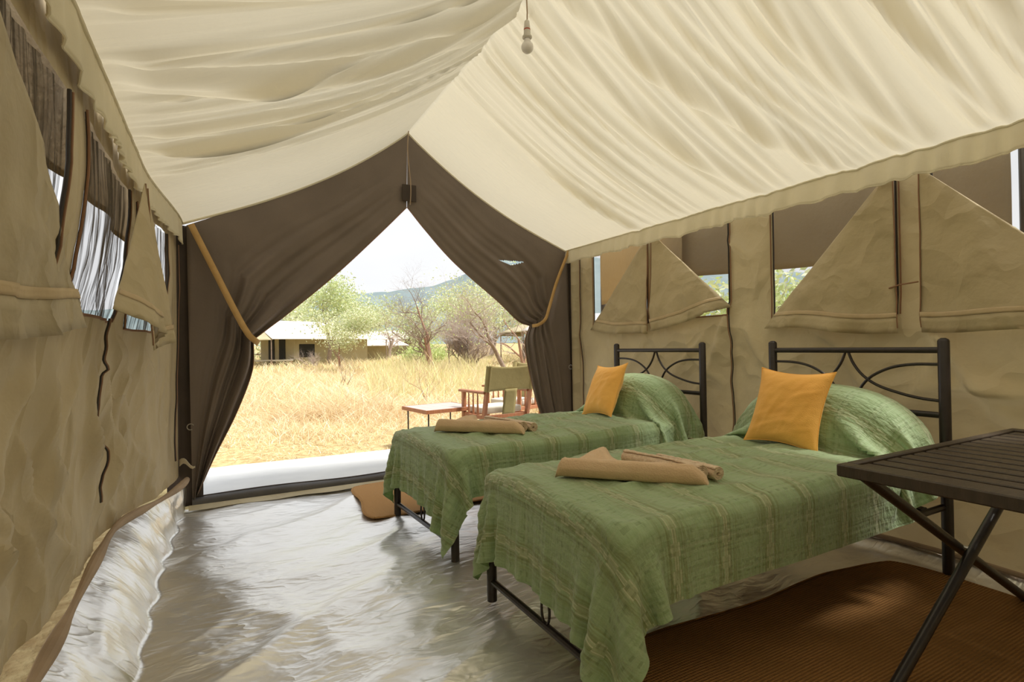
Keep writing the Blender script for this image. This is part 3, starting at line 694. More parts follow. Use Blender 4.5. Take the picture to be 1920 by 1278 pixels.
def solve_drape(seed, hump_x=1.80, hump_h=.325, foot=.34, sidew=.25, steps=330):
    """a cloth relaxed onto the mattress and pillows by position-based dynamics"""
    g = np.random.default_rng(seed)
    d = .0205
    zt = .603
    # profile along the bed (foot overhang, flat, over the pillows, tucked at the head)
    hx = np.linspace(-foot, 2.02, 600)
    hz = zt+hump_h*np.clip(1-((hx-hump_x)/.29)**2, 0, 1)**.6*(hx > hump_x-.29)
    L = np.r_[0, np.cumsum(np.hypot(np.diff(hx), np.diff(hz)))]
    na = int(L[-1]/d)+1; qa = np.linspace(0, L[-1], na); da = qa[1]
    ax, az = np.interp(qa, L, hx), np.interp(qa, L, hz)
    wd = 2*(BW+sidew-.02); nb = int(wd/d)+1; by = np.linspace(-wd/2, wd/2, nb); db = by[1]-by[0]
    A, B = np.meshgrid(qa, by, indexing='ij')
    P = np.stack([np.repeat(ax[:, None], nb, 1), B.copy(), np.repeat(az[:, None]+.02, nb, 1)], -1)
    P[..., 2] += .004*g.standard_normal((na, nb)); P[..., 0] += .012*np.sin(B*2.1+seed)+.10*B
    P[..., 1] += .012*np.sin(A*2.3+seed)
    V = np.zeros_like(P)
    ra, rb = da*1.006, db*1.010; rd = math.hypot(ra, rb)
    cons = []
    for p in (0, 1): cons.append((np.s_[p:na-1:2, :], np.s_[p+1:na:2, :], ra, 1.))
    for p in (0, 1): cons.append((np.s_[:, p:nb-1:2], np.s_[:, p+1:nb:2], rb, 1.))
    for p in (0, 1):
        cons.append((np.s_[p:na-1:2, :-1], np.s_[p+1:na:2, 1:], rd, .35))
        cons.append((np.s_[p:na-1:2, 1:], np.s_[p+1:na:2, :-1], rd, .35))
    for p in (0, 1, 2, 3):
        if p < 2: pass
    bend = []
    for p in range(4):
        ia = np.arange(p, na-2, 4); bend.append((ia, ia+2, 0, 2*ra)); ib = np.arange(p, nb-2, 4); bend.append((ib, ib+2, 1, 2*rb))
    ia = np.arange(0, na-4, 1)
    def solve(p1, p2, L0, k, only_short=False):
        dv = p2-p1; ln = np.sqrt((dv*dv).sum(-1))+1e-9
        q = (ln-L0)/ln*.5*k
        if only_short: q = np.minimum(q, 0)
        c = dv*q[..., None]; return c
    cx, rx = hump_x, .215
    def collide(P, Pp):
        x, y, z = P[..., 0], P[..., 1], P[..., 2]
        # mattress: rounded block
        r = .045; hxh, hyh, hzh = (2.00+.032)/2-r, BW+.034-r, .30-r
        q = np.stack([x-(2.00-.032)/2, y, z-(zt-.004-.30)], -1)
        aq = np.abs(q)-np.array([hxh, hyh, hzh]); mx = np.maximum(aq, 0); ln = np.sqrt((mx*mx).sum(-1))
        inside = aq.max(-1)
        sdf = ln+np.minimum(inside, 0)-r
        hit = sdf < 0
        gr = np.where((ln > 1e-6)[..., None], mx/np.maximum(ln, 1e-6)[..., None], (aq == aq.max(-1, keepdims=True)).astype(float))*np.sign(q)
        P = P-np.where(hit, sdf, 0)[..., None]*gr
        # pillow mound
        n = np.stack([(P[..., 0]-cx)/rx, P[..., 1]/(BW+.045), (P[..., 2]-(zt-.03))/(hump_h+.03)], -1)
        rad = (np.abs(n[..., 0])**2.6+np.abs(n[..., 1])**2.3+np.abs(n[..., 2])**2.2)
        h2 = (rad < 1) & (P[..., 2] > zt-.06)
        s = np.where(h2, np.maximum(rad, 1e-3)**(-1/2.4), 1)
        c = np.array([cx, 0, zt-.03]); Q = c+(P-c)*s[..., None]
        P = np.where(h2[..., None], Q, P)
        fl = P[..., 2] < .012; P[..., 2] = np.where(fl, .012, P[..., 2])
        # headboard plane
        P[..., 0] = np.minimum(P[..., 0], 2.0)
        up_ = (hit & (gr[..., 2] > .75)) | (h2 & (P[..., 2] > zt+.03)); kf = np.where(up_, .12, 1.)[..., None]
        P[..., :2] = Pp[..., :2]+(P[..., :2]-Pp[..., :2])*kf
        return P, hit | h2 | fl
    for it in range(steps):
        V[..., 2] -= 9.8*.016*.35
        V *= .965
        # gentle inward draught keeps the sides hanging close to the frame
        Pp = P.copy(); P = P+V*.016
        for k in range(10):
            for s1, s2, L0, kk in cons:
                c = solve(P[s1], P[s2], L0, kk); P[s1] += c; P[s2] -= c
            if k % 2 == 0:
                for i1, i2, axn, L0 in bend:
                    if axn == 0:
                        c = solve(P[i1], P[i2], L0, .10, True); P[i1] += c; P[i2] -= c
                    else:
                        c = solve(P[:, i1], P[:, i2], L0, .10, True); P[:, i1] += c; P[:, i2] -= c
        P, hit = collide(P, Pp)
        V = (P-Pp)/.016
        V[hit] *= .35
        sp_ = np.sqrt((V*V).sum(-1)); V *= np.minimum(1, 2.5/np.maximum(sp_, 1e-6))[..., None]
    # light smoothing
    for k in range(1):
        Q = P.copy(); Q[1:-1, 1:-1] = .6*P[1:-1, 1:-1]+.1*(P[2:, 1:-1]+P[:-2, 1:-1]+P[1:-1, 2:]+P[1:-1, :-2]); P = Q
    return P, np.stack([A, B], -1)
def refine(P, AB):
    def up(G):
        n, m_ = G.shape[:2]; H = np.zeros((2*n-1, m_, G.shape[2])); H[::2] = G
        mid = .5*(G[1:]+G[:-1])
        if n > 4: mid[1:-1] = (-G[:-3]+9*G[1:-2]+9*G[2:-1]-G[3:])/16
        H[1::2] = mid; return H
    f = lambda G: up(up(G).transpose(1, 0, 2)).transpose(1, 0, 2)
    return f(P), f(AB)
def normals(P):
    n = np.cross(np.gradient(P, axis=0), np.gradient(P, axis=1)); return n/(np.linalg.norm(n, axis=2, keepdims=True)+1e-9)
def add_spread(label, loc, rz, seed):
    P, AB = solve_drape(seed)
    P, AB = refine(P, AB)
    N = normals(P); N *= np.where(N[..., 2:3] < -.3, -1, 1)
    a, b = AB[..., 0], AB[..., 1]
    top = sstep((P[..., 2]-.585)/.015)*(P[..., 0] < 1.55)
    w_ = .024*ridge(a*1.6+.5*fbm(a*2+seed, b*3, 2), b*4.5+1.2*fbm(a*1.5, b*2+seed, 2), 3)*top*sstep((P[..., 0]-.12)/.3)
    w_ += .012*ridge(a*7+.8*fbm(a*3, b*3+seed, 2), b*2.2, 2)*top
    w_ += .0025*ridge(b*16, a*6+seed, 2)
    foot = sstep((.45-a)/.1)
    w_ += foot*(.015*ridge(b*7+.8*fbm(b*4+seed, a*2, 2), a*1.2+seed, 2)*sstep((.42-a)/.3)+.004*np.sin(a*150)*(.5+fbm(b*9, a*9, 2)))
    P = P+N*np.maximum(w_, -.004)[..., None]
    P[..., 2] = np.maximum(P[..., 2], .010)
    o = grid('bedspread', P, M['spread'], uv=AB); o.location = loc; o.rotation_euler = (0, 0, rz)
    props(o, label, 'bedspread', 'green woven bedspreads')
    # hem
    e = np.concatenate([P[0, :], P[1:, -1]]); MB().tube(e[::3], .0028, 5).build('hem', M['spread'], o)
    return o, P
BEDS = [((1.075, 1.74, 0), 0., 'the bed nearest the slatted rack', 21), ((1.075, 3.15, 0), .048, 'the bed nearest the doorway', 33)]
for loc, rz, where, sd_ in BEDS:
    make_bed('dark steel bed frame with scrolled headboard, '+where, loc, rz)
    q = rounded_box(.03, 1.99, -BW+.005, BW-.005, .365, .592, .03).build('mattress', M['mattress'])
    q.location = loc; q.rotation_euler = (0, 0, rz); props(q, 'pinkish brown mattress showing under the green cover on '+where, 'mattress', 'mattresses under the bedspreads')
    pw = rounded_box(1.66, 1.94, -.36, .36, .596, .80, .05).build('pillow', M['cream'])
    pw.location = loc; pw.rotation_euler = (0, 0, rz); props(pw, 'pillow making the mound under the green cover on '+where, 'pillow', 'pillows under the bedspreads')
    add_spread('green striped woven bedspread draped over '+where, loc, rz, sd_)

# ------------------------------------------------------------------ yellow cushions leaning on the mounds
def make_cushion(label, c, xdir, lean, roll, seed, s=.40, h=.40):
    n = 46; u = np.linspace(-1, 1, n); U, V = np.meshgrid(u, u, indexing='ij')
    pin = 1-.13*(1-V**2)*np.abs(U)**1.5; pin2 = 1-.13*(1-U**2)*np.abs(V)**1.5
    X = U*s/2*pin; Z = V*h/2*pin2
    prof = (np.clip(1-np.abs(U)**2.4, 0, 1)**.6)*(np.clip(1-np.abs(V)**2.4, 0, 1)**.6)
    wr = .013*ridge(U*1.3+seed, V*3.2+U+seed, 3)+.010*ridge(V*1.5+3+seed, U*4+V*2, 2)
    wr = wr*np.clip(1-np.maximum(np.abs(U), np.abs(V))**4, 0, 1)
    G = []
    for sg in (-1, 1):
        Y = sg*(.068*prof+wr*prof**.3*(1 if sg < 0 else .5)*1.1)
        G.append(np.stack([X, Y, Z], -1))
    t = thing('cushion', label, 'cushion', c, 0, 'yellow cushions')
    Rm = Matrix.Rotation(xdir, 4, 'Z') @ Matrix.Rotation(lean, 4, 'X') @ Matrix.Rotation(roll, 4, 'Y')
    t.rotation_euler = Rm.to_euler()
    F = G[0][::-1]; 
    P = np.concatenate([G[0], G[1][::-1][1:]], 0)
    mb = MB(); I = np.arange(n*n).reshape(n, n)
    f1 = np.stack([I[:-1, :-1], I[1:, :-1], I[1:, 1:], I[:-1, 1:]], -1).reshape(-1, 4)
    mb.add(G[0].reshape(-1, 3), f1.tolist()); mb.add(G[1].reshape(-1, 3), f1[:, ::-1].tolist())
    mb.build('cover', M['yellow'], t, sharp=0)
    e = np.concatenate([G[0][:, 0], G[0][-1, :], G[0][::-1, -1], G[0][0, ::-1]])
    MB().tube(e, .0028, 5, cap=False).build('seam', M['yellow'], t)
    return t
# width runs along Y, so the cushion is turned a quarter turn
make_cushion('yellow orange square cushion on the bed nearest the slatted rack', (2.65, 1.80, .806), R(90)+.02, R(21), R(-2), 2, .42, .43)
make_cushion('yellow orange square cushion on the bed nearest the doorway', (2.60, 3.29, .808), R(90)-.10, R(25), R(5), 9, .40, .43)

# ------------------------------------------------------------------ towels
def big_towel(label, loc, rz, seed):
    """folded towel: a thick rounded front edge from end to end, thinning to a peaked back corner"""
    t = thing('folded_towel', label, 'towel', loc, rz, 'folded tan bath towels')
    nu_, nv = 60, 34
    U, V = np.meshgrid(np.linspace(0, 1, nu_), np.linspace(0, 1, nv), indexing='ij')
    L = .60
    # footprint: front edge along x (0..L); the back edge runs to a peak at x=.10, y=.40
    yb = np.interp(U, [0, .05, .15, .24, .45, .7, .9, 1], [.10, .27, .41, .33, .20, .12, .085, .05])
    xb = U*L+(.06)*V*np.exp(-((U-.1)/.2)**2)
    y = V*yb
    rr = .037*np.clip(np.minimum(U/.03, (1-U)/.10), 0, 1)**.5
    th = np.where(y < 2*.03, np.sqrt(np.clip(1-((.03-np.clip(y, 0, .06))/.03)**2, 0, 1))*rr*1.0+rr*1.0, 0)
    thick = np.where(y < .03, rr+rr*np.sqrt(np.clip(1-((.03-y)/.03)**2, 0, 1)), rr*2-(rr*2-.030)*sstep((y-.03)/.07))
    thick = thick+.045*np.exp(-((U-.14)/.09)**2)*sstep(V*1.4)*np.clip(1.15-V, 0, 1)**.3
    thick *= np.clip((1-V)/.06, 0, 1)**.5
    thick += (.004*ridge(U*4+V*6+seed, V*2, 3)+.003*np.sin(V*30+U*9)*np.exp(-((U-.1)/.2)**2))*np.clip((1-V)/.1, 0, 1)*np.clip(V/.1, 0, 1)
    top = np.stack([xb, y, .004+np.maximum(thick, .0)], -1)
    bot = np.stack([xb, y, 0*y+np.where(y < .03, rr-rr*np.sqrt(np.clip(1-((.03-y)/.03)**2, 0, 1)), 0)], -1)
    mb = MB(); I = np.arange(nu_*nv).reshape(nu_, nv)
    f1 = np.stack([I[:-1, :-1], I[1:, :-1], I[1:, 1:], I[:-1, 1:]], -1).reshape(-1, 4)
    mb.add(top.reshape(-1, 3), f1.tolist()); mb.add(bot.reshape(-1, 3), f1[:, ::-1].tolist())
    # close the rim
    rim = lambda idx: [(a, b, b+nu_*nv, a+nu_*nv) for a, b in zip(idx[:-1], idx[1:])]
    k = list(I[:, 0])[::-1]; mb.f += rim([int(q) for q in k])
    k = list(I[-1, :])[::-1]; mb.f += rim([int(q) for q in k])
    k = list(I[:, -1]); mb.f += rim([int(q) for q in k]); k = list(I[0, :]); mb.f += rim([int(q) for q in k])
    mb.build('towel_body', M['towel'], t, sharp=0)
    return t
def rolled_towel(label, p0, p1, r, seed):
    p0 = np.array(p0, float); p1 = np.array(p1, float); d = p1-p0; L = float(np.linalg.norm(d)); rz = math.atan2(d[1], d[0])
    t = thing('rolled_towel', label, 'towel', (p0[0], p0[1], p0[2]), rz, 'small rolled face towels')
    # spiral sheet swept along x
    nt = 120; th = np.linspace(0, 2*np.pi*3.6, nt); rad = .006+(r-.006)*th/th[-1]
    tail = np.linspace(0, .03, 8)[1:]
    cy = np.r_[rad*np.sin(th)]; cz = np.r_[rad*-np.cos(th)]+r
    xs = np.linspace(0, L, 50); P = np.zeros((50, len(cy), 3))
    for i, x in enumerate(xs):
        f = 1+.05*math.sin(i*.9+seed)*.4+.05*math.sin(x*17+seed)
        tw = .25*math.sin(x*9+seed)
        y = cy*f; z = (cz-r)*f
        P[i] = np.stack([x+0*y+.004*np.sin(th), y*math.cos(tw)-z*math.sin(tw), y*math.sin(tw)+z*math.cos(tw)+r+.002+.0015*np.sin(th*14+x*90)*(th > th[-1]-6.5)], -1)
    P[..., 2] = np.maximum(P[..., 2], .001)
    grid('towel_body', P, M['towel2'], t, thick=.0045)
    return t
for (loc, rz, where, sd_) in BEDS:
    c, s_ = math.cos(rz), math.sin(rz)
    def wp(x, y): return (loc[0]+x*c-y*s_, loc[1]+x*s_+y*c)
    p = wp(.135, .125)
    big_towel('tan towel folded to a peak on '+where, (p[0], p[1], .612), math.atan2(-.45, .40)+rz, sd_)
    a = wp(.545, .16); b = wp(.585, -.245)
    rolled_towel('thicker beige towel roll on '+where, (*a, .612), (*b, .612), .032, 1+sd_)
    a = wp(.635, .05); b = wp(.648, -.27)
    rolled_towel('thinner beige towel roll on '+where, (*a, .612), (*b, .612), .027, 2+sd_)

# ------------------------------------------------------------------ jute mats
def mat_rug(label, pts, mt, z=.012, amp=.006):
    """pts: outline corners counter-clockwise from near left; bilinear patch with soft corners"""
    a, b, c, d = [np.array(q, float) for q in pts]
    n = 60; U, V = np.meshgrid(np.linspace(0, 1, n), np.linspace(0, 1, n), indexing='ij')
    # rounded corners
    u2, v2 = 2*U-1, 2*V-1
    k = 1-.055*(np.abs(u2)*np.abs(v2))**6
    u = (u2*k+1)/2; v = (v2*k+1)/2
    u = u+.010*np.sin(v*9)*(2*u-1); v = v+.012*np.sin(u*11)*(2*v-1)
    Q = a+(b-a)*u[..., None]+(d-a)*v[..., None]+(a-b+c-d)*(u*v)[..., None]
    zz = z+amp*(.5+fbm(Q[..., 0]*5, Q[..., 1]*5, 2))
    o = grid('jute_mat', np.concatenate([Q, zz[..., None]], -1), mt, thick=.008)
    props(o, label, 'mat')
    P = np.concatenate([Q, zz[..., None]], -1); e = np.concatenate([P[:, 0], P[-1, :], P[::-1, -1], P[0, ::-1]])
    MB().tube(e, .0065, 6, cap=False).build('bound_edge', mt, o)
    return o
mat_rug('large dark brown jute mat under the near bed and the slatted rack', [(1.22, .10), (3.10, .10), (3.06, 1.56), (1.22, 1.60)], M['jute_dark'], .010)
mat_rug('small golden jute mat by the foot of the bed nearest the doorway', [(.86, 3.60), (2.35, 3.66), (2.35, 4.50), (.93, 4.54)], M['jute_light'], .010)

# ------------------------------------------------------------------ slatted folding rack
def make_rack():
    t = thing('slatted_rack', 'dark slatted folding rack with crossed legs at the right', 'rack', (0, 0, 0))
    x0, x1, y0, y1, z0, z1 = 1.785, 3.14, .50, 1.045, .712, .752
    b = MB(); b.box(x0, x0+.055, y0, y1, z0, z1, .004); b.build('frame_rail', M['slat'], t)
    b = MB(); b.box(x1-.055, x1, y0, y1, z0, z1, .004); b.build('frame_rail', M['slat'], t)
    b = MB(); b.box(x0+.057, x1-.057, y1-.030, y1, z0, z1, .004); b.build('frame_rail', M['slat'], t)
    b = MB(); b.box(x0+.057, x1-.057, y0, y0+.030, z0, z1, .004); b.build('frame_rail', M['slat'], t)
    n = 14; w_ = (x1-x0-.11)/n; first = None
    for k in range(n):
        xa = x0+.055+k*w_+.008
        if first is None:
            s = MB(); s.box(0, w_-.024, y0+.032, y1-.034, z1-.024, z1-.007, .003); first = s.build('slat', M['slat'], t); first.location.x = xa
        else:
            c = first.copy(); col.objects.link(c); c.parent = t; c.location.x = xa+random.uniform(-.001, .001)
    for yy in (.62, .80, .93):
        b = MB(); b.box(x0+.05, x1-.05, yy-.012, yy+.012, z0+.002, z1-.026, .003); b.build('batten', M['slat'], t)
    def lg(pa, pb, nm='leg'):
        pa = np.array(pa, float); pb = np.array(pb, float)
        MB().tube([pa, pb], .0185, 14).build(nm, M['iron'], t)
    for yy, s_ in ((.985, 1), (.56, -1)):
        lg((1.84, yy, .715), (3.075, yy, .02)); lg((3.085, yy-s_*.040, .715), (1.895, yy-s_*.040, .02))
        MB().tube([(2.47, yy-.030, .367), (2.47, yy+.030, .367)], .008, 10).build('pivot_bolt', M['hook'], t)
    MB().tube([(1.895, .56, .04), (1.895, .945, .04)], .011, 8).build('stretcher', M['iron'], t)
    MB().tube([(3.07, .56, .04), (3.07, .985, .04)], .011, 8).build('stretcher', M['iron'], t)
make_rack()

# ------------------------------------------------------------------ hanging lamp
t = thing('hanging_lamp', 'bare bulb in a white holder hanging from the tent ridge', 'lamp', (1.50, 2.52, 0))
MB().tube([(0, 0, 3.085), (.003, 0, 3.0), (0, 0, 2.925)], .0042, 6).build('cord', M['seam'], t)
MB().tube([(0, 0, 2.955), (0, 0, 2.948), (0, 0, 2.92), (0, 0, 2.905)], [.008, .014, .017, .018], 16).build('lamp_holder', M['white'], t)
MB().tube([(0, 0, 2.906), (0, 0, 2.899)], .0185, 16).build('red_ring', M['red'], t)
MB().tube([(0, 0, 2.899), (0, 0, 2.870), (0, 0, 2.866), (0, 0, 2.858), (0, 0, 2.852)], [.018, .020, .027, .027, .021], 18).build('lower_holder', M['white'], t)
th = np.linspace(0, np.pi/2*1.75, 14)
zs = [2.853, 2.842]+list(2.806+.034*np.cos(np.linspace(.75, np.pi-.08, 16)))
rs = [.0165, .018]+list(.034*np.sin(np.linspace(.75, np.pi-.08, 16)))
MB().tube([(0, 0, z) for z in zs], rs, 22).build('bulb', M['bulb'], t, sharp=0)

# ------------------------------------------------------------------ outside: ground, hill
def gz(x, y):
    dd = np.maximum(y-8, 0)
    return np.where(y > 4.4, .010*dd+.06*fbm(x*.3, y*.3, 3)*sstep((y-6)/3), 0)-.02
ya = np.r_[np.linspace(-14, 4.5, 14), np.linspace(4.8, 40, 90), np.linspace(42, 420, 50)]
xa = np.r_[np.linspace(-220, -22, 18), np.linspace(-20, 40, 90), np.linspace(43, 380, 28)]
Yq, Xq = np.meshgrid(ya, xa, indexing='ij')
Zq = gz(Xq, Yq)-.03*((Yq < 4.9) | (Xq < -.8))
inside = (Yq < 4.6) & (Yq > -1.7) & (Xq > -.6) & (Xq < 3.4); Zq = np.where(inside, -.06, Zq)
g = grid('ground', np.stack([Xq, Yq, Zq], -1), M['ground'], kind='structure')
def pol(u, d, z=0.):
    """a point by bearing (tangent from the view axis) and distance in front of the tent's viewer"""
    return np.array([d*(.4787+u*.878), d*(.878-u*.4787), z])
uu = np.linspace(-.9, 1.1, 150); dd = np.linspace(0, 1, 26)
Pn = np.zeros((26, 150, 3))
prof = np.interp(uu, [-.9, -.5, -.32, -.27, -.22, -.15, -.10, -.04, .1, .4, 1.1], [40, 46, 52, 54, 55.5, 60, 68, 84, 92, 70, 60])
prof = prof+2.2*fbm(uu*30, uu*0, 4)*2
for i, f in enumerate(dd):
    d = 330+230*f
    for j, u in enumerate(uu):
        q = pol(u, d); Pn[i, j] = (q[0], q[1], 3+prof[j]*math.sin(f*math.pi/2)**1.1)
Pn[..., 2] += 3.5*fbm(Pn[..., 0]*.06, Pn[..., 1]*.06, 4)*np.linspace(0, 1, 26)[:, None]
grid('hill', Pn, M['hill'], kind='structure')

# porch groundsheet
xs_ = np.linspace(-.16, 4.6, 110); ys_ = np.linspace(4.73, 5.98, 40); Xp, Yp = np.meshgrid(xs_, ys_, indexing='ij')
Zp = .012+.012*fbm(Xp*3, Yp*3, 3)+.006*ridge(Xp*2+Yp, Yp*3, 2)
Xp = Xp+.02*np.sin(Yp*6)*(Xp < 0)
grid('porch_groundsheet', np.stack([Xp, Yp+.02*np.sin(Xp*3)*(Yp > 5.9), Zp], -1), M['porch'], kind='structure', thick=.004)

# ------------------------------------------------------------------ grass (nobody could count it)
def blades(n, place, hmin, hmax, wd, cols, lean=.6, name='dry_grass', label='', seg=3, rngs=5):
    g = np.random.default_rng(rngs)
    base, hs = place(g, n)
    n = len(base)
    h = (hmin+(hmax-hmin)*g.random(n)**1.6)*hs
    az = g.random(n)*2*np.pi; ln = lean*(.3+g.random(n))*h
    dirv = np.stack([np.cos(az), np.sin(az)], -1)
    pa = g.random(n)*np.pi; pd = np.stack([np.cos(pa), np.sin(pa)], -1)*(wd*(.6+.8*g.random(n)))[:, None]
    C = np.array(cols)[g.integers(0, len(cols), n)]*(.75+.4*g.random((n, 1)))
    V = []; K = []
    for k in range(seg+1):
        f = k/seg
        cxy = base[:, :2]+dirv*(ln*f**1.8)[:, None]; cz = base[:, 2]+h*(f-.28*f*f*(lean > .5))
        wk = (1-f)**.7
        if k < seg:
            V.append(np.c_[cxy-pd*wk/2, cz]); V.append(np.c_[cxy+pd*wk/2, cz]); K += [C, C]
        else: V.append(np.c_[cxy, cz]); K.append(C)
    nv = 2*seg+1
    VV = np.stack(V, 1).reshape(-1, 3); KK = np.stack(K, 1).reshape(-1, 3)
    F = []; I = (np.arange(n)*nv)[:, None]
    tris = []
    for k in range(seg-1):
        a = 2*k; tris += [(a, a+1, a+3), (a, a+3, a+2)]
    tris.append((2*seg-2, 2*seg-1, 2*seg))
    T = (I[:, None, :]+np.array(tris)[None]).reshape(-1, 3)
    me = bpy.data.meshes.new(name); me.vertices.add(len(VV)); me.vertices.foreach_set('co', VV.ravel().astype(np.float32))
    me.loops.add(T.size); me.loops.foreach_set('vertex_index', T.ravel().astype(np.int32)); me.polygons.add(len(T))
    me.polygons.foreach_set('loop_start', np.arange(0, T.size, 3, dtype=np.int32)); me.polygons.foreach_set('loop_total', np.full(len(T), 3, dtype=np.int32))
    me.update(calc_edges=True)
    a = me.color_attributes.new('Col', 'FLOAT_COLOR', 'POINT'); a.data.foreach_set('color', np.c_[KK, np.ones(len(KK))].ravel())
    me.materials.append(M['grass'])
    o = link(name, me); props(o, label, 'grass', kind='stuff'); return o
straw = [(.92, .74, .48), (.95, .82, .58), (.86, .66, .42), (.96, .86, .66), (.80, .58, .36), (.94, .80, .50)]
green = [(.82, .80, .42), (.74, .76, .36), (.90, .84, .46)]
def wedge(d0, d1, u0_, u1_, pw=1.):
    def f(g, n):
        d = d0+(d1-d0)*g.random(n)**pw; u = u0_+(u1_-u0_)*g.random(n)
        # clumping
        x = d*(.4787+u*.878); y = d*(.878-u*.4787)
        k = vnoise(x*1.3, y*1.3); keep = g.random(n) < .35+.65*k
        keep &= ~((y < 6.02) & (x > -.3) & (x < 4.8)) & (y > 4.9)
        x, y, k = x[keep], y[keep], k[keep]
        hs = .55+.9*vnoise(x*.9+30, y*.9)**1.5
        hs = hs*np.clip((y-5.7)/3., .28, 1)
        return np.stack([x, y, gz(x, y)-.01], -1), hs
    return f
blades(36000, wedge(5.6, 11, -.62, .12, .8), .08, .34, .010, straw+[(.99, .93, .78)], 1.5, 'dry_grass', 'short dry straw grass just beyond the porch sheet', rngs=5)
blades(42000, wedge(9, 20, -.52, .13, .8), .18, .62, .015, straw+straw+green[:1]+[(.99, .94, .80)], 1.2, 'dry_grass', 'tall pale dry grass in the middle of the clearing', rngs=6)
blades(34000, wedge(18, 42, -.50, .12, .8), .25, .70, .04, straw+green, .8, 'dry_grass', 'tall dry grass far off in front of the trees', rngs=7, seg=2)
blades(2600, wedge(8.6, 10.6, -.46, -.32), .25, .55, .012, [(.80, .62, .36), (.70, .52, .30), (.90, .74, .48)], 1.9, 'dry_grass', 'matted brownish grass mound left of centre in the clearing', rngs=14)
blades(9000, wedge(11, 24, -.27, -.05, 1.), .4, .85, .020, green+straw[1:2], .5, 'dry_grass', 'yellow green grass clump ahead of the bare tree', rngs=8)
def side(x0, x1, y0, y1):
    def f(g, n):
        x = x0+(x1-x0)*g.random(n); y = y0+(y1-y0)*g.random(n); return np.stack([x, y, gz(x, y)-.02], -1), .6+.6*vnoise(x, y)
    return f
blades(14000, side(4.6, 16, -1, 9), .4, 1.0, .03, green+straw, .6, 'dry_grass', 'pale green grass beyond the right hand tent windows', rngs=9, seg=2)
blades(6000, side(-9, -1.2, 1, 9), .4, .9, .03, straw, .6, 'dry_grass', 'dry grass beyond the left hand tent windows', rngs=10, seg=2)

# ------------------------------------------------------------------ trees
def branch_tree(mb_t, mb_b, base, h, spread, levels, g, r0, forks=3, lean=(0, 0), tips=None, up=.55, tw=1.):
    def rec(p, dirv, L, r, lev):
        n = 5; pts = [p]; d = dirv.copy()
        for i in range(n-1):
            d = d+g.normal(0, .16*tw, 3); d[2] += .04; d /= np.linalg.norm(d); pts.append(pts[-1]+d*L/(n-1))
        rr = np.linspace(r, r*.62, n)
        (mb_t if lev <= 1 else mb_b).tube(pts, rr, 7 if lev == 0 else (5 if lev == 1 else 3), cap=False)
        if lev >= levels:
            if tips is not None: tips.append((pts[-1], L)); tips.append((pts[2], L))
            return
        for k in range(forks+(lev > 0)):
            i = n-1 if k == 0 else int(g.integers(1, n))
            a = g.random()*2*np.pi; side_ = np.array([math.cos(a), math.sin(a), g.normal(0, .3)])
            nd = d*up+side_*spread; nd[2] += .12; nd /= np.linalg.norm(nd)
            rec(pts[i], nd, L*g.uniform(.6, .85), rr[i]*.62, lev+1)
    rec(np.array(base, float), np.array([lean[0], lean[1], 1.])/np.linalg.norm([lean[0], lean[1], 1.]), h, r0, 0)
def leaves(tips, n, sz, cols, g, blob=.5, flat=.6):
    """n small leaf quads spread around the branch tips"""
    T = np.array([t[0] for t in tips]); k = g.integers(0, len(T), n)
    c = T[k]+g.normal(0, 1, (n, 3))*np.array([blob, blob, blob*flat])
    a = g.normal(0, 1, (n, 3)); a /= np.linalg.norm(a, axis=1)[:, None]; b = np.cross(a, g.normal(0, 1, (n, 3))); b /= np.linalg.norm(b, axis=1)[:, None]
    s = sz*(.6+.8*g.random(n))[:, None]
    V = np.stack([c-a*s, c-b*s*.45, c+a*s, c+b*s*.45], 1).reshape(-1, 3)
    C = np.array(cols)[g.integers(0, len(cols), n)]*(.8+.35*g.random((n, 1)))
    m_ = MB(); m_.v.append(V); m_.n = len(V); m_.f = np.arange(4*n).reshape(n, 4).tolist(); m_.c.append(np.repeat(C, 4, 0)); return m_
LG = [(.68, .76, .46), (.60, .70, .38), (.76, .82, .54)]
LP = [(.80, .82, .58), (.72, .78, .50), (.86, .86, .64)]
LB = [(.62, .76, .32), (.74, .82, .40)]
def tree(name, label, u, d, h, trunk_h, r0, spread, levels, seed, bark, leafn=0, leafc=None, leafs=.05, blob=.4, flat=.6, lean=(0, 0), forks=3, group=None, up=.55, cat='tree', trunks=1, bcol=None):
    g = np.random.default_rng(seed); p = pol(u, d); p[2] = float(gz(p[0], p[1]))-.05
    t = thing(name, label, cat, tuple(p), 0, group)
    A, B, tips = MB(), MB(), []
    for k in range(trunks):
        ln = lean if trunks == 1 else (g.normal(0, .5), g.normal(0, .5))
        branch_tree(A, B, (g.normal(0, .06*(trunks > 1)), g.normal(0, .06*(trunks > 1)), 0), trunk_h*(1 if trunks == 1 else g.uniform(.6, 1.1)), spread, levels, g, r0, forks, ln, tips, up)
    # scale to the wanted height
    zmax = max(v[:, 2].max() for v in A.v+B.v); k = h/zmax
    for m_ in (A, B):
        for v in m_.v: v *= k
    tips = [(q[0]*k, q[1]) for q in tips]
    A.build('trunk', bark, t, sharp=0); B.build('branches', bcol or M['twig'], t, smooth=False)
    if leafn:
        o = leaves(tips, leafn, leafs, leafc, g, blob, flat).build('foliage', M['leaf'], t, smooth=False); o['kind'] = 'stuff'
    return t
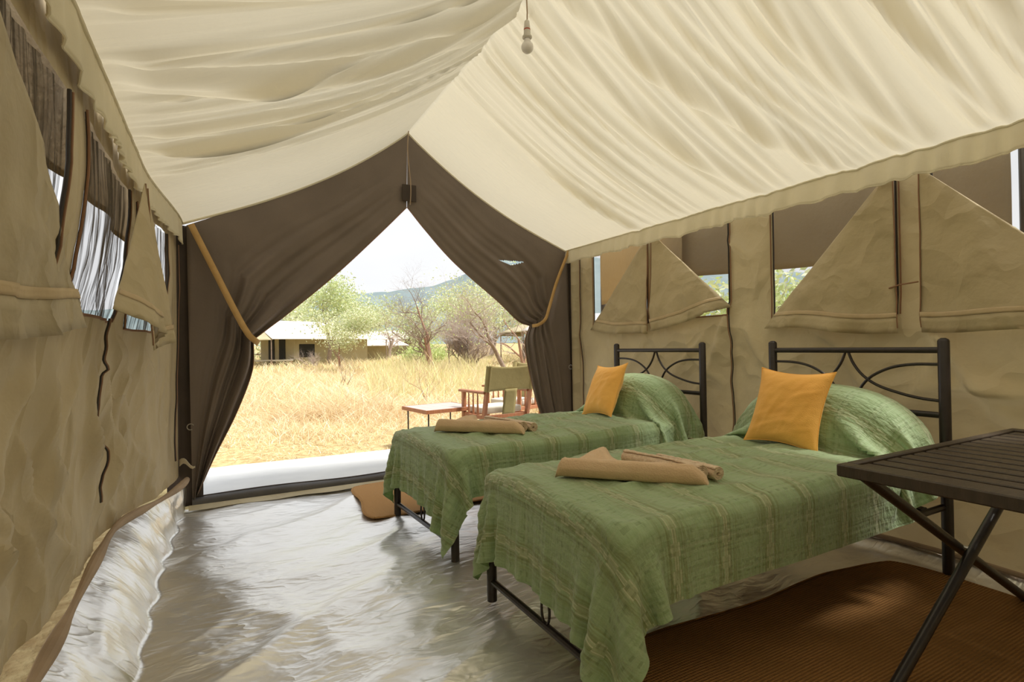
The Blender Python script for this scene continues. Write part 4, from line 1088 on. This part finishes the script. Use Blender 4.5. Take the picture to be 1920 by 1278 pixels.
# (u, d): bearing and distance
tree('green_thorn_tree', 'bushy green tree rising behind the pale tented camp roof', -.345, 27, 4.5, 2.4, .12, .75, 4, 3, M['bark'], 8000, LG, .060, .36, .45)
tree('umbrella_thorn_tree', 'pale green feathery tree with a forked trunk before the tented camp', -.322, 21.5, 3.15, 1.9, .07, .85, 4, 8, M['bark_red'], 8000, LP, .040, .22, .4, lean=(.15, 0))
tree('bare_tree', 'tallest bare branching tree in the middle of the clearing', -.155, 21, 4.9, 1.5, .12, .80, 6, 12, M['bark_red'], 0, lean=(.02, 0), bcol=M['bark'])
tree('bare_thorn_shrub', 'dense grey bare thorn shrub right of the tallest bare tree', -.080, 21.5, 3.3, .9, .05, .50, 5, 15, M['bark'], 0, forks=4, trunks=5, cat='shrub')
tree('bare_tree', 'grey leaning bare tree beside the right door curtain', -.012, 19, 4.4, 1.5, .09, .7, 6, 19, M['bark'], 900, LB, .04, .4, .5, lean=(-.35, .1))
tree('bare_tree', 'thin bare tree half hidden by the right door curtain', .018, 20, 3.6, 1.6, .08, .6, 4, 23, M['bark_red'], 0)
tree('bare_tree', 'slim bare tree between the tallest bare tree and the thorn shrub', -.118, 25, 3.4, 1.4, .06, .6, 4, 29, M['bark'], 0)
tree('bare_tree', 'broad grey bare tree far behind the camp roofs', -.232, 34, 3.6, 1.1, .09, .95, 5, 31, M['twig'], 0)
tree('bare_tree', 'light barked bare tree standing behind the dense thorn shrub', -.062, 29, 5.2, 1.9, .10, .75, 5, 37, M['twig'], 2500, LP, .06, .5, .6)
for i, (u, d, h, c, nm) in enumerate(((-.46, 34, 4.5, LP, 'pale green tree at far left above the camp roof'), (-.41, 44, 5.5, LG, 'green tree behind the left end of the camp'),
        (-.275, 48, 5.6, LG, 'bright green tree under the right foot of the hill'), (-.20, 44, 4.6, LG, 'mid green tree left of the tallest bare tree, far off'),
        (-.165, 52, 6.6, LP, 'large hazy tree straight behind the tallest bare tree'), (-.10, 46, 7.6, LG, 'large green tree covering the right slope of the hill'),
        (-.04, 38, 6.4, LP, 'tall yellow green tree above the thorn shrub'), (.02, 34, 5.6, LG, 'green tree behind the right door curtain'), (.08, 40, 6, LG, 'green tree hidden mostly by the right curtain'))):
    tree('woodland_tree', nm, u, d, h, 1.7, .12, .9, 4, 50+i, M['bark'], 2600, c, .11, .62, .5, group='woodland trees behind the clearing')
for i, (u, d, h, nm) in enumerate(((-.185, 24, 1.5, 'low bright green bush left of the tallest bare tree'), (-.142, 26, 1.3, 'low bright green bush right at the tallest bare tree foot'))):
    tree('low_bush', nm, u, d, h, .5, .03, .9, 3, 80+i, M['bark'], 3500, LB, .05, .25, .7, trunks=4, cat='bush')
tree('dead_shrub', 'small dead leafless shrub leaning in the grass beside the low table', -.152, 10.2, 1.25, .45, .016, .45, 4, 91, M['bark_red'], 0, lean=(-.40, .1), forks=3, cat='shrub', bcol=M['bark_red'])
tree('dead_shrub', 'dry upright leafless shrub in the grass below the feathery tree', -.318, 14.5, 1.15, .45, .014, .35, 4, 93, M['bark'], 0, forks=2, trunks=3, cat='shrub')
tree('dead_shrub', 'grey bare low shrub beside the tented camp opening', -.375, 24, 1.2, .5, .02, .6, 4, 95, M['twig'], 0, trunks=4, cat='shrub')
# beyond the side windows
for i, (x, y, h, nm) in enumerate(((11, 8.5, 3.0, 'green bush seen through the window nearest the doorway'), (12, 4.2, 2.9, 'light green bush seen through the right middle window'), (17, 2.4, 2.8, 'pale green bush outside the window by the near headboard'), (11, -1.4, 2.4, 'green bush seen through the right edge window'),
                                   (-6, 5.5, 3.4, 'bush seen through the far left hand window'), (-7, 8.5, 3.8, 'bush seen through the middle left hand window'))):
    q = tree('leafy_bush', nm, 0, 10, h, 1.0, .05, .9, 3, 120+i, M['bark'], 4500, LB+LP, .08, .4, .7, trunks=4, cat='bush')
    q.location = (x, y, -.05)

# ------------------------------------------------------------------ neighbouring tents
def sheet(pts, name, mt, parent, n=10, sagz=.08, kind=None):
    a, b, c, d = [np.array(q, float) for q in pts]
    U, V = np.meshgrid(np.linspace(0, 1, n), np.linspace(0, 1, n), indexing='ij')
    Q = a+(b-a)*U[..., None]+(d-a)*V[..., None]+(a-b+c-d)*(U*V)[..., None]
    Q[..., 2] -= sagz*np.sin(np.pi*U)*np.sin(np.pi*V)
    return grid(name, Q, mt, parent, thick=.02)
def far_tent(label, u, d, rz, L=6.4, Wd=4.6, hr=2.5, he=1.45, porch=True):
    p = pol(u, d); p[2] = float(gz(p[0], p[1]))
    t = thing('safari_tent', label, 'tent', tuple(p), rz)
    # long axis along x; porch at -x
    x0, x1 = -L/2, L/2; h = Wd/2
    sheet([(x0, 0, hr), (x1, 0, hr), (x1+.5, -h-.4, he), (x0-.3, -h-.4, he)], 'roof_slope', M['tentroof'], t)
    sheet([(x0, 0, hr), (x1, 0, hr), (x1+.5, h+.4, he), (x0-.3, h+.4, he)], 'roof_slope', M['tentroof'], t)
    for sy in (-1, 1):
        b = MB(); b.box(x0+1.4, x1-.3, sy*(h-.6)-.02, sy*(h-.6)+.02, 0, he+.35, .01); b.build('tent_wall', M['tentfly'], t)
    b = MB(); b.add([(x0+1.4, -h+.6, 0), (x0+1.4, h-.6, 0), (x0+1.4, h-.6, he+.35), (x0+1.4, 0, hr-.12), (x0+1.4, -h+.6, he+.35)], [(0, 1, 2, 3, 4)]); b.build('end_wall', M['tentfly'], t)
    b = MB(); b.add([(x1-.3, -h+.6, 0), (x1-.3, h-.6, 0), (x1-.3, h-.6, he+.35), (x1-.3, 0, hr-.12), (x1-.3, -h+.6, he+.35)], [(0, 1, 2, 3, 4)]); b.build('end_wall', M['tentfly'], t)
    if porch:
        sheet([(x0-.02, -.02, hr-.03), (x0-1.9, -h*.75, he-.05), (x0-.25, -h-.35, he-.04), (x0-.02, -.5, hr-.15)], 'porch_roof', M['tentfly'], t, sagz=.03)
        sheet([(x0-.02, .02, hr-.03), (x0-1.9, h*.75, he-.05), (x0-.25, h+.35, he-.04), (x0-.02, .5, hr-.15)], 'porch_roof', M['tentfly'], t, sagz=.03)
        sheet([(x0, 0, hr-.03), (x0-1.9, -h*.75, he-.05), (x0-1.9, h*.75, he-.05), (x0, .02, hr-.04)], 'porch_roof', M['tentfly'], t, sagz=.03)
        b = MB(); b.box(x0-1.95, x0-1.85, -h*.75, h*.75, he-.20, he-.05, .01); b.build('porch_valance', M['tentfly'], t)
        for (px_, py_) in ((x0-1.85, -h*.72), (x0-1.85, h*.72), (x0-.3, -h-.3), (x0-.3, h+.3), (x1+.4, -h-.3)):
            MB().tube([(px_, py_, 0), (px_, py_, he-.03)], .03, 6).build('pole', M['bark'], t)
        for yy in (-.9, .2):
            b = MB(); b.box(x0+1.36, x0+1.39, yy, yy+.6, .15, 1.5, .01); b.build('doorway', M['tentdark'], t)  # dark panel painted as the shade inside the open doorway
        b = MB(); b.box(x0+1.7, x0+2.6, -h+.55, -h+.575, .5, 1.2, .01); b.build('side_opening_shade', M['tentdark'], t)  # dark panel again, shade of an opening in the side wall
    return t
far_tent('pale roofed safari tent with olive porch across the clearing', -.385, 30.5, .42)
far_tent('white roofed safari tent half hidden behind the forked feathery tree', -.315, 35, .35, 5.6, 4.4, 2.05, 1.05, False)
far_tent('small distant tent roof low among the bushes', -.215, 48, -.4, 4, 3.2, 2.3, 1.5, False)
far_tent('olive tent seen beside the edge of the right door curtain', .150, 27, -.9, 5, 4.4, 2.6, 1.75, True)
for i, (du, dz_, lb) in enumerate(((-.470, 0, 'white camp bench at the left before the olive porch'), (-.432, 0, 'white camp bench at the right before the olive porch'))):
    p = pol(du, 27.5); t = thing('camp_bench', lb, 'bench', (p[0], p[1], float(gz(p[0], p[1]))), -.2)
    b = MB(); b.box(-.55, .55, -.25, .25, .36, .44, .02); b.build('seat', M['cream'], t)
    for sx_ in (-.48, .48):
        for sy_ in (-.2, .2):
            b = MB(); b.box(sx_-.03, sx_+.03, sy_-.03, sy_+.03, 0, .36, .005); b.build('leg', M['wood'], t)

# ------------------------------------------------------------------ porch furniture
def make_chair(label, loc, rz):
    """local: faces +y, origin under the seat centre"""
    t = thing('safari_chair', label, 'chair', loc, rz, 'wooden safari armchairs on the porch')
    wd = .29
    for sx_ in (-1, 1):
        x = sx_*wd
        pts = np.array([(x, -.10, 0), (x, -.17, .30), (x, -.24, .60), (x, -.31, .92)])
        b = MB(); k = len(pts); V = []
        for q in pts: V += [(q[0]-.016, q[1]-.028, q[2]), (q[0]+.016, q[1]-.028, q[2]), (q[0]+.016, q[1]+.028, q[2]), (q[0]-.016, q[1]+.028, q[2])]
        F = [(4*i+j, 4*i+(j+1) % 4, 4*i+4+(j+1) % 4, 4*i+4+j) for i in range(k-1) for j in range(4)]+[(3, 2, 1, 0), tuple(4*k-4+j for j in range(4))]
        b.add(V, F); b.build('back_post', M['wood'], t)
        b = MB(); b.box(x-.02, x+.02, .24, .29, 0, .615, .004); b.build('front_post', M['wood'], t)
        b = MB(); b.box(x-.035, x+.035, -.24, .34, .615, .642, .006); b.build('armrest', M['wood'], t)
        b = MB(); b.box(x-.014, x+.014, -.15, .26, .33, .375, .004); b.build('side_rail', M['wood'], t)
        b = MB(); b.box(x-.012, x+.012, -.10, .26, .10, .13, .004); b.build('stretcher', M['wood'], t)
        for yy in (-.05, .05, .15):
            MB().tube([(x, yy, .37), (x, yy, .42), (x, yy, .50), (x, yy, .60), (x, yy, .62)], [.012, .014, .010, .007, .007], 8).build('spindle', M['wood'], t)
    b = MB(); b.box(-wd, wd, .245, .28, .33, .375, .004); b.build('front_rail', M['wood'], t)
    b = MB(); b.box(-wd, wd, -.19, -.165, .33, .375, .004); b.build('back_rail', M['wood'], t)
    # canvas back sling
    U, V = np.meshgrid(np.linspace(-1, 1, 30), np.linspace(0, 1, 12), indexing='ij')
    z = .645+.285*V; y = -.25-(z-.645)*.22-.010+.035*(1-U**2)*-.0
    y = -.24-(z-.60)*.22-.033-.030*(1-U**2)*(.5+.5*V)*-.9*0-.0
    P = np.stack([U*(wd+.022), y+.045*(1-U**2), z-.025*(1-U**2)*V+.01*np.sin(V*3)], -1)
    bk = grid('canvas_back', P, M['chairc'], t, thick=.004)
    for sx_ in (-1, 1):
        b = MB(); 
        pts = [(sx_*wd, -.24-(zz_-.60)*.22, zz_) for zz_ in (.645, .74, .84, .925)]
        MB().tube(pts, .034, 10, upd=(0, 1, 0), flat=1.0).build('post_sleeve', M['chairc'], bk)
    z = np.linspace(.36, .66, 10); U, Zz = np.meshgrid(np.linspace(-1, 1, 6), z, indexing='ij')
    grid('canvas_strip', np.stack([U*.085+.03, -.185-(Zz-.37)*.22+.0*U, Zz], -1), M['chairc'], t, thick=.004)
    rounded_box(-.26, .26, -.15, .26, .38, .46, .03).build('seat_cushion', M['cream'], t, sharp=0)
    return t
make_chair('wooden armchair with olive canvas back turned to the tent', (2.80, 5.52, .02), .10)
make_chair('wooden armchair partly hidden by the right door curtain', (3.50, 6.32, .0), 1.9)
t = thing('low_table', 'low wooden table with pale top on thin black legs outside', 'table', (2.28, 6.0, -.0), .14)
for k in range(5):
    b = MB(); b.box(-.33+.132*k, -.33+.132*(k+1)-.003, -.30, .30, .438, .456, .002); b.build('board', M['woodtop'], t)
for (a_, b_, c_, d_) in ((-.345, -.332, -.315, .315), (.332, .345, -.315, .315)):
    b = MB(); b.box(a_, b_, c_, d_, .415, .458, .002); b.build('apron', M['wood'], t)
for (c_, d_) in ((-.315, -.302), (.302, .315)):
    b = MB(); b.box(-.331, .331, c_, d_, .415, .458, .002); b.build('apron', M['wood'], t)
for sx_ in (-.29, .29):
    for sy_ in (-.26, .26):
        MB().tube([(sx_, sy_, -.01), (sx_, sy_, .415)], .009, 8).build('leg', M['legm'], t)
